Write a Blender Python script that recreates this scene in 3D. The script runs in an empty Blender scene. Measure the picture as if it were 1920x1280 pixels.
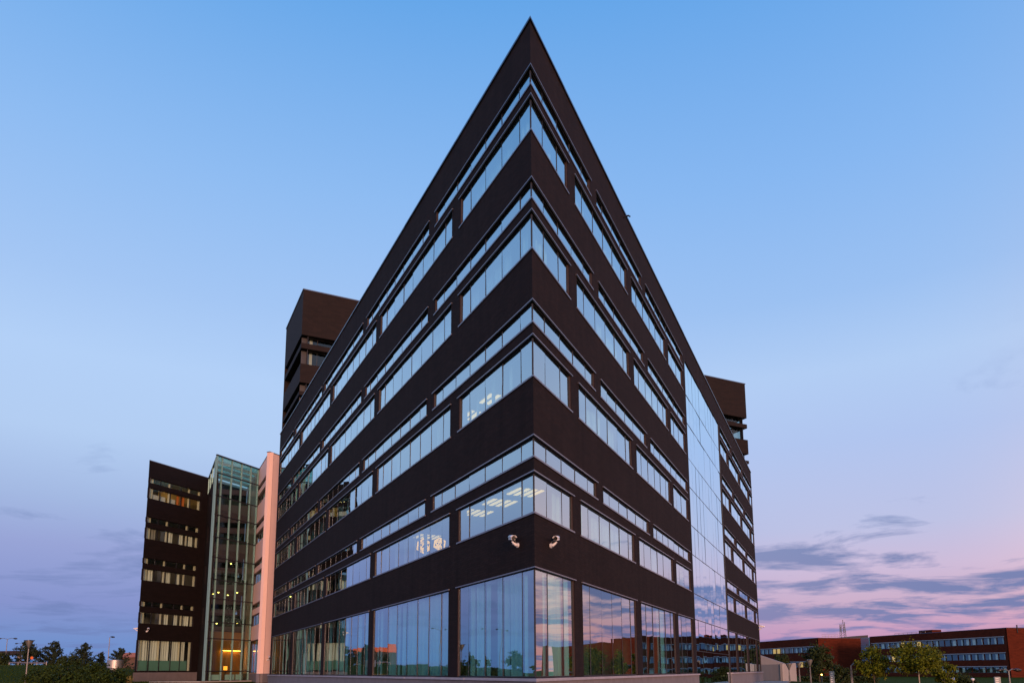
import bpy, bmesh, math, random
from math import sin, cos, tan, radians as rad, pi, sqrt
from mathutils import Vector, Matrix

random.seed(7)
scene = bpy.context.scene
COL = scene.collection

# ------------------------------------------------------------------ camera
EYE = 1.15                                  # metres above the ground at the camera
cd = bpy.data.cameras.new('camera')
cam = bpy.data.objects.new('camera', cd)
COL.objects.link(cam)
cd.sensor_width = 36.0
cd.lens = 1392.6 / 1920 * 36.0
cd.shift_x = -12.5 / 1920
cd.shift_y = 398.9 / 1920
cd.clip_start = 0.1
cd.clip_end = 12000
cam.location = (0, 0, EYE)
cam.rotation_euler = (Matrix.Rotation(rad(90 + 8.889), 4, 'X') @ Matrix.Rotation(rad(-0.30), 4, 'Z')).to_euler()
scene.camera = cam

# ------------------------------------------------------------------ sky and light
SUN_AZ, SUN_EL, GLOW_AZ = 164.0, 5.0, 140.0                 # degrees clockwise from the viewing direction, above the horizon
def lin(r, g, b):
    f = lambda c: (c / 255 / 12.92) if c / 255 <= 0.04045 else ((c / 255 + 0.055) / 1.055) ** 2.4
    return (f(r), f(g), f(b), 1.0)

world = bpy.data.worlds.new('World'); scene.world = world; world.use_nodes = True
wn, wl = world.node_tree.nodes, world.node_tree.links
wn.clear()
def N(nodes, t, **kw):
    n = nodes.new(t)
    for k, v in kw.items():
        setattr(n, k, v)
    return n
def M(nodes, links, op, a, b=None, c=None, clamp=False):
    n = nodes.new('ShaderNodeMath'); n.operation = op; n.use_clamp = clamp
    for i, v in enumerate((a, b, c)):
        if v is None: continue
        if isinstance(v, (int, float)): n.inputs[i].default_value = v
        else: links.new(v, n.inputs[i])
    return n.outputs[0]
def mixc(nodes, links, f, a, b, mode='MIX'):
    n = nodes.new('ShaderNodeMix'); n.data_type = 'RGBA'; n.blend_type = mode
    for s, v in ((n.inputs[0], f), (n.inputs[6], a), (n.inputs[7], b)):
        if isinstance(v, (int, float, tuple)): s.default_value = v
        else: links.new(v, s)
    return n.outputs[2]
def ramp(nodes, links, f, stops, interp='LINEAR'):
    n = nodes.new('ShaderNodeValToRGB'); n.color_ramp.interpolation = interp
    e = n.color_ramp.elements
    while len(e) > 1: e.remove(e[-1])
    e[0].position, e[0].color = stops[0]
    for p, c in stops[1:]:
        x = e.new(p); x.color = c
    links.new(f, n.inputs[0])
    return n.outputs[0]
def mrange(nodes, links, v, a, b, c=0.0, d=1.0, smooth=True):
    n = nodes.new('ShaderNodeMapRange'); n.clamp = True
    if smooth: n.interpolation_type = 'SMOOTHSTEP'
    links.new(v, n.inputs[0])
    for i, x in zip((1, 2, 3, 4), (a, b, c, d)): n.inputs[i].default_value = x
    return n.outputs[0]

def build_world():
    W = lambda *a, **k: M(wn, wl, *a, **k)
    tc = N(wn, 'ShaderNodeTexCoord')
    nrm = N(wn, 'ShaderNodeVectorMath', operation='NORMALIZE'); wl.new(tc.outputs['Generated'], nrm.inputs[0])
    sep = N(wn, 'ShaderNodeSeparateXYZ'); wl.new(nrm.outputs[0], sep.inputs[0])
    x, y, z = sep.outputs
    el = W('MULTIPLY', W('ARCSINE', z), 180 / pi)                    # elevation in degrees
    hor = W('SQRT', W('ADD', W('MULTIPLY', x, x), W('MULTIPLY', y, y)))
    sx, sy = sin(rad(GLOW_AZ)), cos(rad(GLOW_AZ))
    dot = W('DIVIDE', W('ADD', W('MULTIPLY', x, sx), W('MULTIPLY', y, sy)), W('MAXIMUM', hor, 0.001))
    e = W('DIVIDE', el, 90.0, clamp=True)
    d = lambda v: v / 90.0
    cool = ramp(wn, wl, e, [(0, lin(98, 138, 200)), (d(2), lin(110, 142, 203)), (d(4.5), lin(130, 144, 203)), (d(8.5), lin(150, 162, 213)),
                            (d(11.6), lin(162, 183, 225)), (d(16), lin(178, 204, 241)), (d(21), lin(178, 207, 246)), (d(26), lin(163, 197, 243)), (d(34), lin(142, 187, 241)),
                            (d(46), lin(99, 165, 232)), (1, lin(52, 106, 190))])
    pink = ramp(wn, wl, e, [(0, lin(180, 130, 172)), (d(2), lin(200, 150, 186)), (d(4.5), lin(203, 172, 200)), (d(7), lin(204, 186, 216)),
                            (d(10), lin(188, 193, 228)), (d(16), lin(176, 196, 238)), (d(21), lin(177, 204, 243)), (d(26), lin(155, 192, 241)), (d(34), lin(134, 182, 240)),
                            (d(46), lin(99, 164, 232)), (1, lin(52, 106, 190))])
    hot = lambda *c_: tuple(1.6 * v for v in lin(*c_)[:3]) + (1.0,)
    glow = ramp(wn, wl, e, [(0, hot(246, 140, 104)), (d(4), hot(252, 172, 138)), (d(9), hot(244, 192, 168)), (d(16), lin(226, 206, 214)),
                            (d(32), lin(160, 190, 232)), (d(50), lin(100, 160, 228)), (1, lin(52, 106, 190))])
    c = mixc(wn, wl, mrange(wn, wl, dot, -0.97, -0.42), cool, pink)
    c = mixc(wn, wl, mrange(wn, wl, dot, -0.37, 0.25), c, glow)
    # streaky clouds on a high flat layer, seen in perspective
    zz = W('ADD', W('MAXIMUM', z, 0.0), 0.085)
    comb = N(wn, 'ShaderNodeCombineXYZ')
    wl.new(W('DIVIDE', x, zz), comb.inputs[0]); wl.new(W('DIVIDE', y, zz), comb.inputs[1])
    mp = N(wn, 'ShaderNodeMapping'); wl.new(comb.outputs[0], mp.inputs[0])
    mp.inputs['Location'].default_value = (5.3, 0.1, 0.0)
    mp.inputs['Rotation'].default_value = (0, 0, rad(24))
    mp.inputs['Scale'].default_value = (0.85, 1.0, 1.0)
    n1 = N(wn, 'ShaderNodeTexNoise'); n1.inputs['Scale'].default_value = 1.5; n1.inputs['Detail'].default_value = 9
    n1.inputs['Roughness'].default_value = 0.60; n1.inputs['Distortion'].default_value = 0.35
    wl.new(mp.outputs[0], n1.inputs['Vector'])
    side = mrange(wn, wl, dot, -0.95, -0.25, 0.0, 1.0)
    low = W('SUBTRACT', 1.0, mrange(wn, wl, el, 5.0, 14.0))
    thr = W('SUBTRACT', 0.616, W('ADD', W('MULTIPLY', low, 0.115), W('MULTIPLY', W('MULTIPLY', side, low), 0.055)))
    cov = W('MULTIPLY', W('SUBTRACT', n1.outputs[0], thr), 8.5, clamp=True)
    cov = W('MULTIPLY', cov, mrange(wn, wl, el, 24.0, 13.0))
    cov = W('MULTIPLY', cov, W('ADD', 0.46, W('MULTIPLY', side, 0.42)))
    cloud = ramp(wn, wl, e, [(0, lin(112, 122, 182)), (d(4), lin(96, 118, 172)), (d(9), lin(98, 120, 172)), (d(16), lin(126, 150, 200)), (1, lin(140, 165, 210))])
    c = mixc(wn, wl, cov, c, cloud)
    below = mrange(wn, wl, el, -3.0, 0.0)
    c = mixc(wn, wl, below, lin(60, 62, 70), c)
    bg = N(wn, 'ShaderNodeBackground'); wl.new(c, bg.inputs[0]); bg.inputs[1].default_value = 1.0
    # afterglow of the low sun behind the camera
    sk = N(wn, 'ShaderNodeTexSky', sky_type='NISHITA'); sk.sun_disc = False
    sk.sun_elevation = rad(SUN_EL); sk.sun_rotation = rad(SUN_AZ); sk.altitude = 10; sk.air_density = 1.0
    bg2 = N(wn, 'ShaderNodeBackground'); wl.new(sk.outputs[0], bg2.inputs[0]); bg2.inputs[1].default_value = 0.004
    ad = N(wn, 'ShaderNodeAddShader'); wl.new(bg.outputs[0], ad.inputs[0]); wl.new(bg2.outputs[0], ad.inputs[1])
    out = N(wn, 'ShaderNodeOutputWorld'); wl.new(ad.outputs[0], out.inputs[0])
build_world()

sd = bpy.data.lights.new('sun', 'SUN'); sun = bpy.data.objects.new('sun', sd); COL.objects.link(sun)
sd.energy = 3.0; sd.angle = rad(12); sd.color = (1.0, 0.52, 0.34)
tosun = Vector((sin(rad(SUN_AZ)) * cos(rad(SUN_EL)), cos(rad(SUN_AZ)) * cos(rad(SUN_EL)), sin(rad(SUN_EL))))
sun.rotation_euler = tosun.to_track_quat('Z', 'Y').to_euler()

vs = scene.view_settings
vs.view_transform = 'Standard'; vs.look = 'None'; vs.exposure = 0.0; vs.gamma = 1.0; vs.use_curve_mapping = False
scene.cycles.transparent_max_bounces = 16
scene.cycles.max_bounces = 8
scene.cycles.sample_clamp_indirect = 4.0

# ------------------------------------------------------------------ materials
MATS = {}
def pmat(name, col, rough=0.7, var=0.15, scale=3.0, bump=0.0, bscale=30.0, metal=0.0, spec=0.5, stretch=None, brick=None, island=0.0, streak=0.0):
    if name in MATS: return MATS[name]
    m = bpy.data.materials.new(name); m.use_nodes = True; MATS[name] = m
    nd, lk = m.node_tree.nodes, m.node_tree.links
    bs = nd['Principled BSDF']
    bs.inputs['Roughness'].default_value = rough; bs.inputs['Metallic'].default_value = metal
    bs.inputs['Specular IOR Level'].default_value = spec
    tc = N(nd, 'ShaderNodeTexCoord')
    mp = N(nd, 'ShaderNodeMapping'); lk.new(tc.outputs['Object'], mp.inputs[0])
    if stretch: mp.inputs['Scale'].default_value = stretch
    nz = N(nd, 'ShaderNodeTexNoise'); nz.inputs['Scale'].default_value = scale; nz.inputs['Detail'].default_value = 7
    lk.new(mp.outputs[0], nz.inputs['Vector'])
    f = M(nd, lk, 'MULTIPLY_ADD', nz.outputs[0], 2 * var, 1 - var)
    if island:
        g = N(nd, 'ShaderNodeNewGeometry')
        f = M(nd, lk, 'MULTIPLY', f, M(nd, lk, 'MULTIPLY_ADD', g.outputs['Random Per Island'], 2 * island, 1 - island))
    base = (*col, 1.0)
    csock = mixc(nd, lk, 1.0, base, base)
    if brick:
        bw, bh, dark = brick
        br = N(nd, 'ShaderNodeTexBrick'); br.offset = 0.5
        br.inputs['Scale'].default_value = 1.0; br.inputs['Brick Width'].default_value = bw; br.inputs['Row Height'].default_value = bh
        br.inputs['Mortar Size'].default_value = 0.008; br.inputs['Mortar Smooth'].default_value = 0.2
        br.inputs['Color1'].default_value = (col[0] * 1.18, col[1] * 1.12, col[2] * 1.1, 1)
        br.inputs['Color2'].default_value = (col[0] * .80, col[1] * .80, col[2] * .82, 1)
        br.inputs['Mortar'].default_value = (col[0] * dark, col[1] * dark, col[2] * dark, 1)
        sp = N(nd, 'ShaderNodeSeparateXYZ'); lk.new(tc.outputs['Object'], sp.inputs[0])
        cb = N(nd, 'ShaderNodeCombineXYZ')
        lk.new(M(nd, lk, 'ADD', M(nd, lk, 'MULTIPLY', sp.outputs[1], 1.0), M(nd, lk, 'MULTIPLY', sp.outputs[0], 0.31)), cb.inputs[0]); lk.new(sp.outputs[2], cb.inputs[1])
        lk.new(cb.outputs[0], br.inputs['Vector'])
        csock = br.outputs[0]
    if streak:
        sp2 = N(nd, 'ShaderNodeMapping'); lk.new(tc.outputs['Object'], sp2.inputs[0]); sp2.inputs['Scale'].default_value = (2.2, 2.2, 0.12)
        ns = N(nd, 'ShaderNodeTexNoise'); ns.inputs['Scale'].default_value = 1.4; ns.inputs['Detail'].default_value = 5
        lk.new(sp2.outputs[0], ns.inputs['Vector'])
        f = M(nd, lk, 'MULTIPLY', f, M(nd, lk, 'MULTIPLY_ADD', ns.outputs[0], 2 * streak, 1 - streak))
    vm = N(nd, 'ShaderNodeVectorMath', operation='SCALE'); lk.new(csock, vm.inputs[0]); lk.new(f, vm.inputs['Scale'])
    lk.new(vm.outputs[0], bs.inputs['Base Color'])
    if bump:
        nb = N(nd, 'ShaderNodeTexNoise'); nb.inputs['Scale'].default_value = bscale; nb.inputs['Detail'].default_value = 4
        lk.new(mp.outputs[0], nb.inputs['Vector'])
        bp = N(nd, 'ShaderNodeBump'); bp.inputs['Strength'].default_value = bump; bp.inputs['Distance'].default_value = 0.02
        lk.new(nb.outputs[0], bp.inputs['Height']); lk.new(bp.outputs[0], bs.inputs['Normal'])
    return m

def glassmat(name, base, fres, tint, wav=0.004, gcol=(0.80, 0.94, 0.99), wscale=0.55):
    m = bpy.data.materials.new(name); m.use_nodes = True; MATS[name] = m
    nd, lk = m.node_tree.nodes, m.node_tree.links; nd.clear()
    tc = N(nd, 'ShaderNodeTexCoord')
    oi = N(nd, 'ShaderNodeObjectInfo')
    off = N(nd, 'ShaderNodeVectorMath', operation='SCALE'); lk.new(tc.outputs['Object'], off.inputs[0]); off.inputs['Scale'].default_value = 1.0
    cb = N(nd, 'ShaderNodeCombineXYZ'); rnd = M(nd, lk, 'MULTIPLY', oi.outputs['Random'], 40.0)
    for i in range(3): lk.new(rnd, cb.inputs[i])
    ad = N(nd, 'ShaderNodeVectorMath', operation='ADD'); lk.new(off.outputs[0], ad.inputs[0]); lk.new(cb.outputs[0], ad.inputs[1])
    nz = N(nd, 'ShaderNodeTexNoise'); nz.inputs['Scale'].default_value = wscale; nz.inputs['Detail'].default_value = 1.0
    lk.new(ad.outputs[0], nz.inputs['Vector'])
    bp = N(nd, 'ShaderNodeBump'); bp.inputs['Strength'].default_value = 1.0; bp.inputs['Distance'].default_value = wav
    lk.new(nz.outputs[0], bp.inputs['Height'])
    fr = N(nd, 'ShaderNodeLayerWeight'); fr.inputs['Blend'].default_value = 0.5; lk.new(bp.outputs[0], fr.inputs['Normal'])
    sch = M(nd, lk, 'MULTIPLY_ADD', M(nd, lk, 'POWER', fr.outputs['Facing'], 5.0), 0.92, 0.08)     # two-sided Schlick curve of a double pane
    fac = M(nd, lk, 'MULTIPLY_ADD', sch, fres, base, clamp=True)
    gl = N(nd, 'ShaderNodeBsdfGlossy'); gl.inputs['Roughness'].default_value = 0.0; gl.inputs['Color'].default_value = (*gcol, 1); lk.new(bp.outputs[0], gl.inputs['Normal'])
    tr = N(nd, 'ShaderNodeBsdfTransparent'); tr.inputs['Color'].default_value = (*tint, 1)
    mx = N(nd, 'ShaderNodeMixShader'); lk.new(fac, mx.inputs[0]); lk.new(tr.outputs[0], mx.inputs[1]); lk.new(gl.outputs[0], mx.inputs[2])
    out = N(nd, 'ShaderNodeOutputMaterial'); lk.new(mx.outputs[0], out.inputs[0])
    return m

def emat(name, col, strength):
    m = bpy.data.materials.new(name); m.use_nodes = True; MATS[name] = m
    nd, lk = m.node_tree.nodes, m.node_tree.links; nd.clear()
    e = N(nd, 'ShaderNodeEmission'); e.inputs[0].default_value = (*col, 1); e.inputs[1].default_value = strength
    out = N(nd, 'ShaderNodeOutputMaterial'); lk.new(e.outputs[0], out.inputs[0])
    return m

WALL = pmat('dark_brick_wall', (0.0185, 0.0122, 0.0118), 0.85, 0.24, 0.8, 0.35, 28, brick=(0.25, 0.075, 0.72), streak=0.38, spec=0.12)
TOWERW = pmat('tower_brick_wall', (0.0150, 0.0095, 0.0080), 0.8, 0.18, 0.9, 0.3, 22, brick=(0.5, 0.15, 0.7), streak=0.10, spec=0.25)
WINGW = pmat('wing_brick_wall', (0.0085, 0.0055, 0.0055), 0.8, 0.18, 0.9, 0.3, 22, brick=(0.5, 0.15, 0.7), streak=0.10, spec=0.2)
TRIM = pmat('grey_metal_trim', (0.22, 0.22, 0.27), 0.42, 0.10, 4, metal=0.55)
COPING = pmat('dark_roof_coping', (0.10, 0.12, 0.17), 0.35, 0.10, 4, metal=0.6)
MULL = pmat('dark_mullion', (0.018, 0.019, 0.026), 0.45, 0.1, 6)
JAMB = pmat('brown_jamb', (0.030, 0.013, 0.011), 0.6, 0.2, 6)
STONE = pmat('plinth_stone', (0.17, 0.155, 0.165), 0.75, 0.22, 2.2, 0.25, 40, streak=0.15)
COPST = pmat('coping_stone', (0.34, 0.32, 0.35), 0.6, 0.22, 3.5, 0.3, 40)
PINK = pmat('pale_render', (0.84, 0.585, 0.50), 0.85, 0.05, 1.2, 0.15, 60, streak=0.04)
CEIL = pmat('ceiling_board', (0.55, 0.54, 0.52), 0.9, 0.05, 2)
INWALL = pmat('inner_wall', (0.30, 0.27, 0.24), 0.9, 0.18, 0.6)
DARKIN = pmat('dark_gallery', (0.045, 0.040, 0.036), 0.8, 0.2, 1.0)
CARPET = pmat('floor_carpet', (0.06, 0.055, 0.055), 0.95, 0.2, 3)
CURT = pmat('pale_curtain', (0.82, 0.82, 0.76), 0.95, 0.10, 1.5, stretch=(4, 4, 0.3))
CURTO = pmat('orange_curtain', (0.60, 0.16, 0.035), 0.95, 0.2, 2, stretch=(4, 4, 0.3))
COLM = pmat('cream_column', (0.74, 0.68, 0.54), 0.8, 0.06, 2)
GLASS = glassmat('coated_glass', 0.45, 0.95, (0.58, 0.92, 0.92), 0.0045)
GGLASS = glassmat('ground_floor_glass', 0.38, 0.95, (0.50, 0.92, 0.92), 0.005)
CWGLASS = glassmat('curtain_wall_glass', 0.70, 0.95, (0.42, 0.58, 0.55), 0.006)
TGLASS = glassmat('tower_glass', 0.02, 0.7, (0.6, 0.7, 0.68), 0.003)
ATGLASS = glassmat('atrium_glass', 0.06, 0.9, (0.56, 0.80, 0.73), 0.003)
WGLASS = glassmat('clear_office_glass', 0.10, 0.9, (0.78, 0.90, 0.84), 0.003)
FROST = pmat('frosted_film', (0.18, 0.36, 0.31), 0.5, 0.08, 2)
MINT = pmat('mint_steel', (0.20, 0.36, 0.34), 0.4, 0.08, 3, metal=0.2)
BRICK = pmat('red_brick', (0.090, 0.0195, 0.009), 0.9, 0.16, 0.25, 0.2, 10, brick=(0.6, 0.25, 0.78), streak=0.12, spec=0.08)
LINTEL = pmat('pale_lintel', (0.36, 0.38, 0.40), 0.7, 0.1, 1)
ROOF = pmat('roof_felt', (0.05, 0.05, 0.055), 0.9, 0.2, 0.5)
CONC = pmat('pale_concrete', (0.34, 0.32, 0.31), 0.8, 0.12, 0.9, 0.2, 20, streak=0.12)
GALV = pmat('galvanised_steel', (0.20, 0.20, 0.20), 0.45, 0.12, 5, metal=0.5)
SILVER = pmat('brushed_silver', (0.45, 0.44, 0.43), 0.5, 0.05, 5, metal=0.9)
BLACK = pmat('black_plastic', (0.012, 0.012, 0.014), 0.35, 0.1, 8)
WHITE = pmat('white_enamel', (0.78, 0.77, 0.76), 0.4, 0.05, 8)
GRASS = pmat('grass_ground', (0.034, 0.048, 0.003), 0.95, 0.35, 0.6, 0.5, 9, spec=0.03)
BLADE = pmat('grass_blade', (0.042, 0.062, 0.004), 0.8, 0.3, 0.7, island=0.4, spec=0.05)
DRY = pmat('dry_grass', (0.34, 0.23, 0.05), 0.8, 0.2, 1.5, island=0.35)
LEAF_Y = pmat('yellow_green_leaf', (0.095, 0.118, 0.008), 0.7, 0.35, 0.7, island=0.5, spec=0.15)
LEAF_D = pmat('dark_green_leaf', (0.032, 0.048, 0.014), 0.7, 0.3, 0.8, island=0.45, spec=0.15)
LEAF_P = pmat('pine_needle', (0.026, 0.040, 0.022), 0.8, 0.3, 1.0, island=0.4, spec=0.15)
LEAF_S = pmat('shrub_leaf', (0.026, 0.046, 0.007), 0.75, 0.35, 0.8, island=0.5, spec=0.15)
BARK = pmat('bark', (0.085, 0.065, 0.05), 0.9, 0.3, 6, 0.5, 20)
BIRCH = pmat('pale_bark', (0.40, 0.37, 0.33), 0.85, 0.3, 5)
ASPH = pmat('asphalt', (0.055, 0.055, 0.058), 0.9, 0.2, 2, 0.3, 40)
PAVE = pmat('pale_paving', (0.30, 0.28, 0.26), 0.85, 0.15, 1.5)
SIGNB = pmat('blue_sign_face', (0.03, 0.18, 0.55), 0.4, 0.05, 3)
SIGNO = pmat('orange_sign_face', (0.75, 0.16, 0.02), 0.4, 0.05, 3)
ROOFO = pmat('orange_roof_tile', (0.50, 0.13, 0.045), 0.8, 0.25, 1.2)
SUNSETF = pmat('sunset_lit_facade', (0.62, 0.13, 0.05), 0.6, 0.25, 0.4)  # sunset light on the distant store, put into the base colour
LAMP_W = emat('warm_tube_light', (1.0, 0.48, 0.13), 1.9)
LAMP_B = emat('bright_tube_light', (1.0, 0.62, 0.22), 12.0)
LAMP_S = emat('pendant_light', (1.0, 0.36, 0.03), 3.0)
LAMP_O = emat('orange_lamp', (1.0, 0.22, 0.02), 4.0)
LAMP_Y = emat('yellow_spot_light', (1.0, 0.62, 0.12), 14.0)
LITBL = emat('lit_blind', (1.0, 0.55, 0.05), 0.75)

# ------------------------------------------------------------------ mesh helpers
class MB:
    def __init__(s): s.v, s.f = [], []
    def hexa(s, p):                        # 8 points: bottom ring 0-3, top ring 4-7
        b = len(s.v); s.v += [tuple(q) for q in p]
        s.f += [(b, b+3, b+2, b+1), (b+4, b+5, b+6, b+7), (b, b+1, b+5, b+4), (b+1, b+2, b+6, b+5), (b+2, b+3, b+7, b+6), (b+3, b, b+4, b+7)]
    def box(s, x0, x1, y0, y1, z0, z1):
        s.hexa([(x0,y0,z0),(x1,y0,z0),(x1,y1,z0),(x0,y1,z0),(x0,y0,z1),(x1,y0,z1),(x1,y1,z1),(x0,y1,z1)])
    def quad(s, a, b, c, d):
        i = len(s.v); s.v += [tuple(a), tuple(b), tuple(c), tuple(d)]; s.f.append((i, i+1, i+2, i+3))
    def prism(s, poly, z0, z1):
        i = len(s.v); n = len(poly)
        s.v += [(p[0], p[1], z0) for p in poly] + [(p[0], p[1], z1) for p in poly]
        s.f += [tuple(range(i+n-1, i-1, -1)), tuple(range(i+n, i+2*n))] + [(i+k, i+(k+1) % n, i+n+(k+1) % n, i+n+k) for k in range(n)]
    def tube(s, pts, rads, n=8, cap=True):
        pts = [Vector(p) for p in pts]; i0 = len(s.v)
        if isinstance(rads, (int, float)): rads = [rads] * len(pts)
        for k, p in enumerate(pts):
            t = (pts[min(k+1, len(pts)-1)] - pts[max(k-1, 0)]).normalized()
            u = t.cross(Vector((0, 0, 1)) if abs(t.z) < 0.95 else Vector((1, 0, 0))).normalized(); w = t.cross(u)
            for j in range(n):
                a = 2 * pi * j / n
                s.v.append(tuple(p + (u * cos(a) + w * sin(a)) * rads[k]))
        for k in range(len(pts) - 1):
            for j in range(n):
                s.f.append((i0+k*n+j, i0+k*n+(j+1) % n, i0+(k+1)*n+(j+1) % n, i0+(k+1)*n+j))
        if cap:
            s.f.append(tuple(i0 + j for j in range(n))[::-1]); e = i0 + (len(pts)-1)*n; s.f.append(tuple(e + j for j in range(n)))
    def lathe(s, prof, n=20, c=(0, 0), cap=True):
        i0 = len(s.v)
        for r, z in prof:
            for j in range(n):
                a = 2*pi*j/n; s.v.append((c[0]+r*cos(a), c[1]+r*sin(a), z))
        for k in range(len(prof)-1):
            for j in range(n):
                s.f.append((i0+k*n+j, i0+k*n+(j+1) % n, i0+(k+1)*n+(j+1) % n, i0+(k+1)*n+j))
        if cap:
            s.f.append(tuple(i0+j for j in range(n))[::-1]); e = i0+(len(prof)-1)*n; s.f.append(tuple(e+j for j in range(n)))
    def build(s, name, mat, parent=None, smooth=False, fix=True, bevel=0.0):
        me = bpy.data.meshes.new(name); me.from_pydata(s.v, [], s.f); me.update()
        if fix:
            bm = bmesh.new(); bm.from_mesh(me); bmesh.ops.recalc_face_normals(bm, faces=bm.faces); bm.to_mesh(me); bm.free()
        if smooth:
            for p in me.polygons: p.use_smooth = True
        me.materials.append(mat)
        return link(name, me, parent, bevel)
def link(name, me, parent=None, bevel=0.0):
    o = bpy.data.objects.new(name, me); COL.objects.link(o)
    if parent is not None:
        o.parent = parent; o.matrix_parent_inverse = Matrix.Identity(4)
        if parent.type == 'EMPTY' and parent.get('base'):        # vertices are given in world coordinates
            o.matrix_parent_inverse = parent.matrix_basis.inverted()
        elif parent.parent is not None:
            o.matrix_parent_inverse = Matrix.Identity(4)
    if bevel:
        b = o.modifiers.new('bevel', 'BEVEL'); b.width = bevel; b.segments = 2; b.limit_method = 'ANGLE'
    return o
def tag(o, label=None, cat=None, group=None, kind=None):
    for k, v in (('label', label), ('category', cat), ('group', group), ('kind', kind)):
        if v: o[k] = v
    return o
def thing(name, label, cat, loc=(0, 0, 0), rz=0.0, group=None, world_parts=True):
    o = bpy.data.objects.new(name, None); COL.objects.link(o)
    o.empty_display_size = 0.3
    o.location = loc; o.rotation_euler = (0, 0, rz)
    if world_parts: o['base'] = 1
    bpy.context.view_layer.update()
    return tag(o, label, cat, group)
def copy_tree(o, parent=None):
    c = o.copy(); COL.objects.link(c)
    if parent is not None: c.parent = parent
    for ch in o.children: copy_tree(ch, c)
    return c

# ------------------------------------------------------------------ plan of the place
AL, AR, AZ = rad(-26.9667), rad(23.5148), rad(1.24259)
CN = Vector((20 * sin(AZ), 20 * cos(AZ)))          # the sharp corner on plan
DL = Vector((sin(AL), cos(AL))); DR = Vector((sin(AR), cos(AR)))
INL = Vector((cos(AL), -sin(AL))); INR = Vector((-cos(AR), sin(AR)))    # into the building
KM = 1 / tan((AR - AL) / 2)                        # mitre at the sharp corner
def LR(t, s): return CN + DL * t + DR * s
def gsm(a, b, x):
    x = max(0.0, min(1.0, (x - a) / (b - a))); return x * x * (3 - 2 * x)
def ground_z(x, y):
    z = 0.36 * gsm(30, 8, math.hypot(x + 36, y - 72))
    z += 1.9 * gsm(24, 5, math.hypot((x + 59) * 0.8, y - 84))
    z -= 1.0 * gsm(26, 46, x) * gsm(20, 45, y)
    return z

# storeys (heights above the eye): large window sill/head, clerestory sill/head
ST = [(4.265, 5.489, 5.856, 6.521), (8.211, 9.493, 9.834, 10.553), (12.114, 13.368, 13.711, 14.402), (15.945, 17.143, 17.468, 18.142)]
G0, G1, RT = -0.18, 2.805, 19.687
Zw = lambda h: h + EYE

class Facade:
    def __init__(s, org, d, inn, length, k0=0.0, k1=0.0):
        s.o, s.d, s.i, s.len, s.k0, s.k1 = Vector(org), Vector(d).normalized(), Vector(inn).normalized(), length, k0, k1
    def pt(s, t, dep, z):
        p = s.o + s.d * t + s.i * dep; return (p.x, p.y, z)
    def box(s, mb, t0, t1, z0, z1, d0, d1):
        a = lambda t, d: t + (d * s.k0 if abs(t) < 1e-6 else 0) - (d * s.k1 if abs(t - s.len) < 1e-6 else 0)
        P = lambda t, d, z: s.pt(a(t, d), d, z)
        mb.hexa([P(t0,d0,z0), P(t1,d0,z0), P(t1,d1,z0), P(t0,d1,z0), P(t0,d0,z1), P(t1,d0,z1), P(t1,d1,z1), P(t0,d1,z1)])
    def quad(s, mb, t0, t1, z0, z1, d0, d1=None, dz=0.0):
        d1 = d0 if d1 is None else d1
        a = lambda t, d: t + (d * s.k0 if abs(t) < 1e-6 else 0) - (d * s.k1 if abs(t - s.len) < 1e-6 else 0)
        q = [s.pt(a(t0, d0), d0, z0), s.pt(a(t1, d1), d1, z0), s.pt(a(t1, d1 + dz), d1 + dz, z1), s.pt(a(t0, d0 + dz), d0 + dz, z1)]
        n = (Vector(q[1]) - Vector(q[0])).cross(Vector(q[3]) - Vector(q[0]))
        mb.quad(*(q if n.x * s.i.x + n.y * s.i.y < 0 else q[::-1]))          # faces outwards

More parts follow.
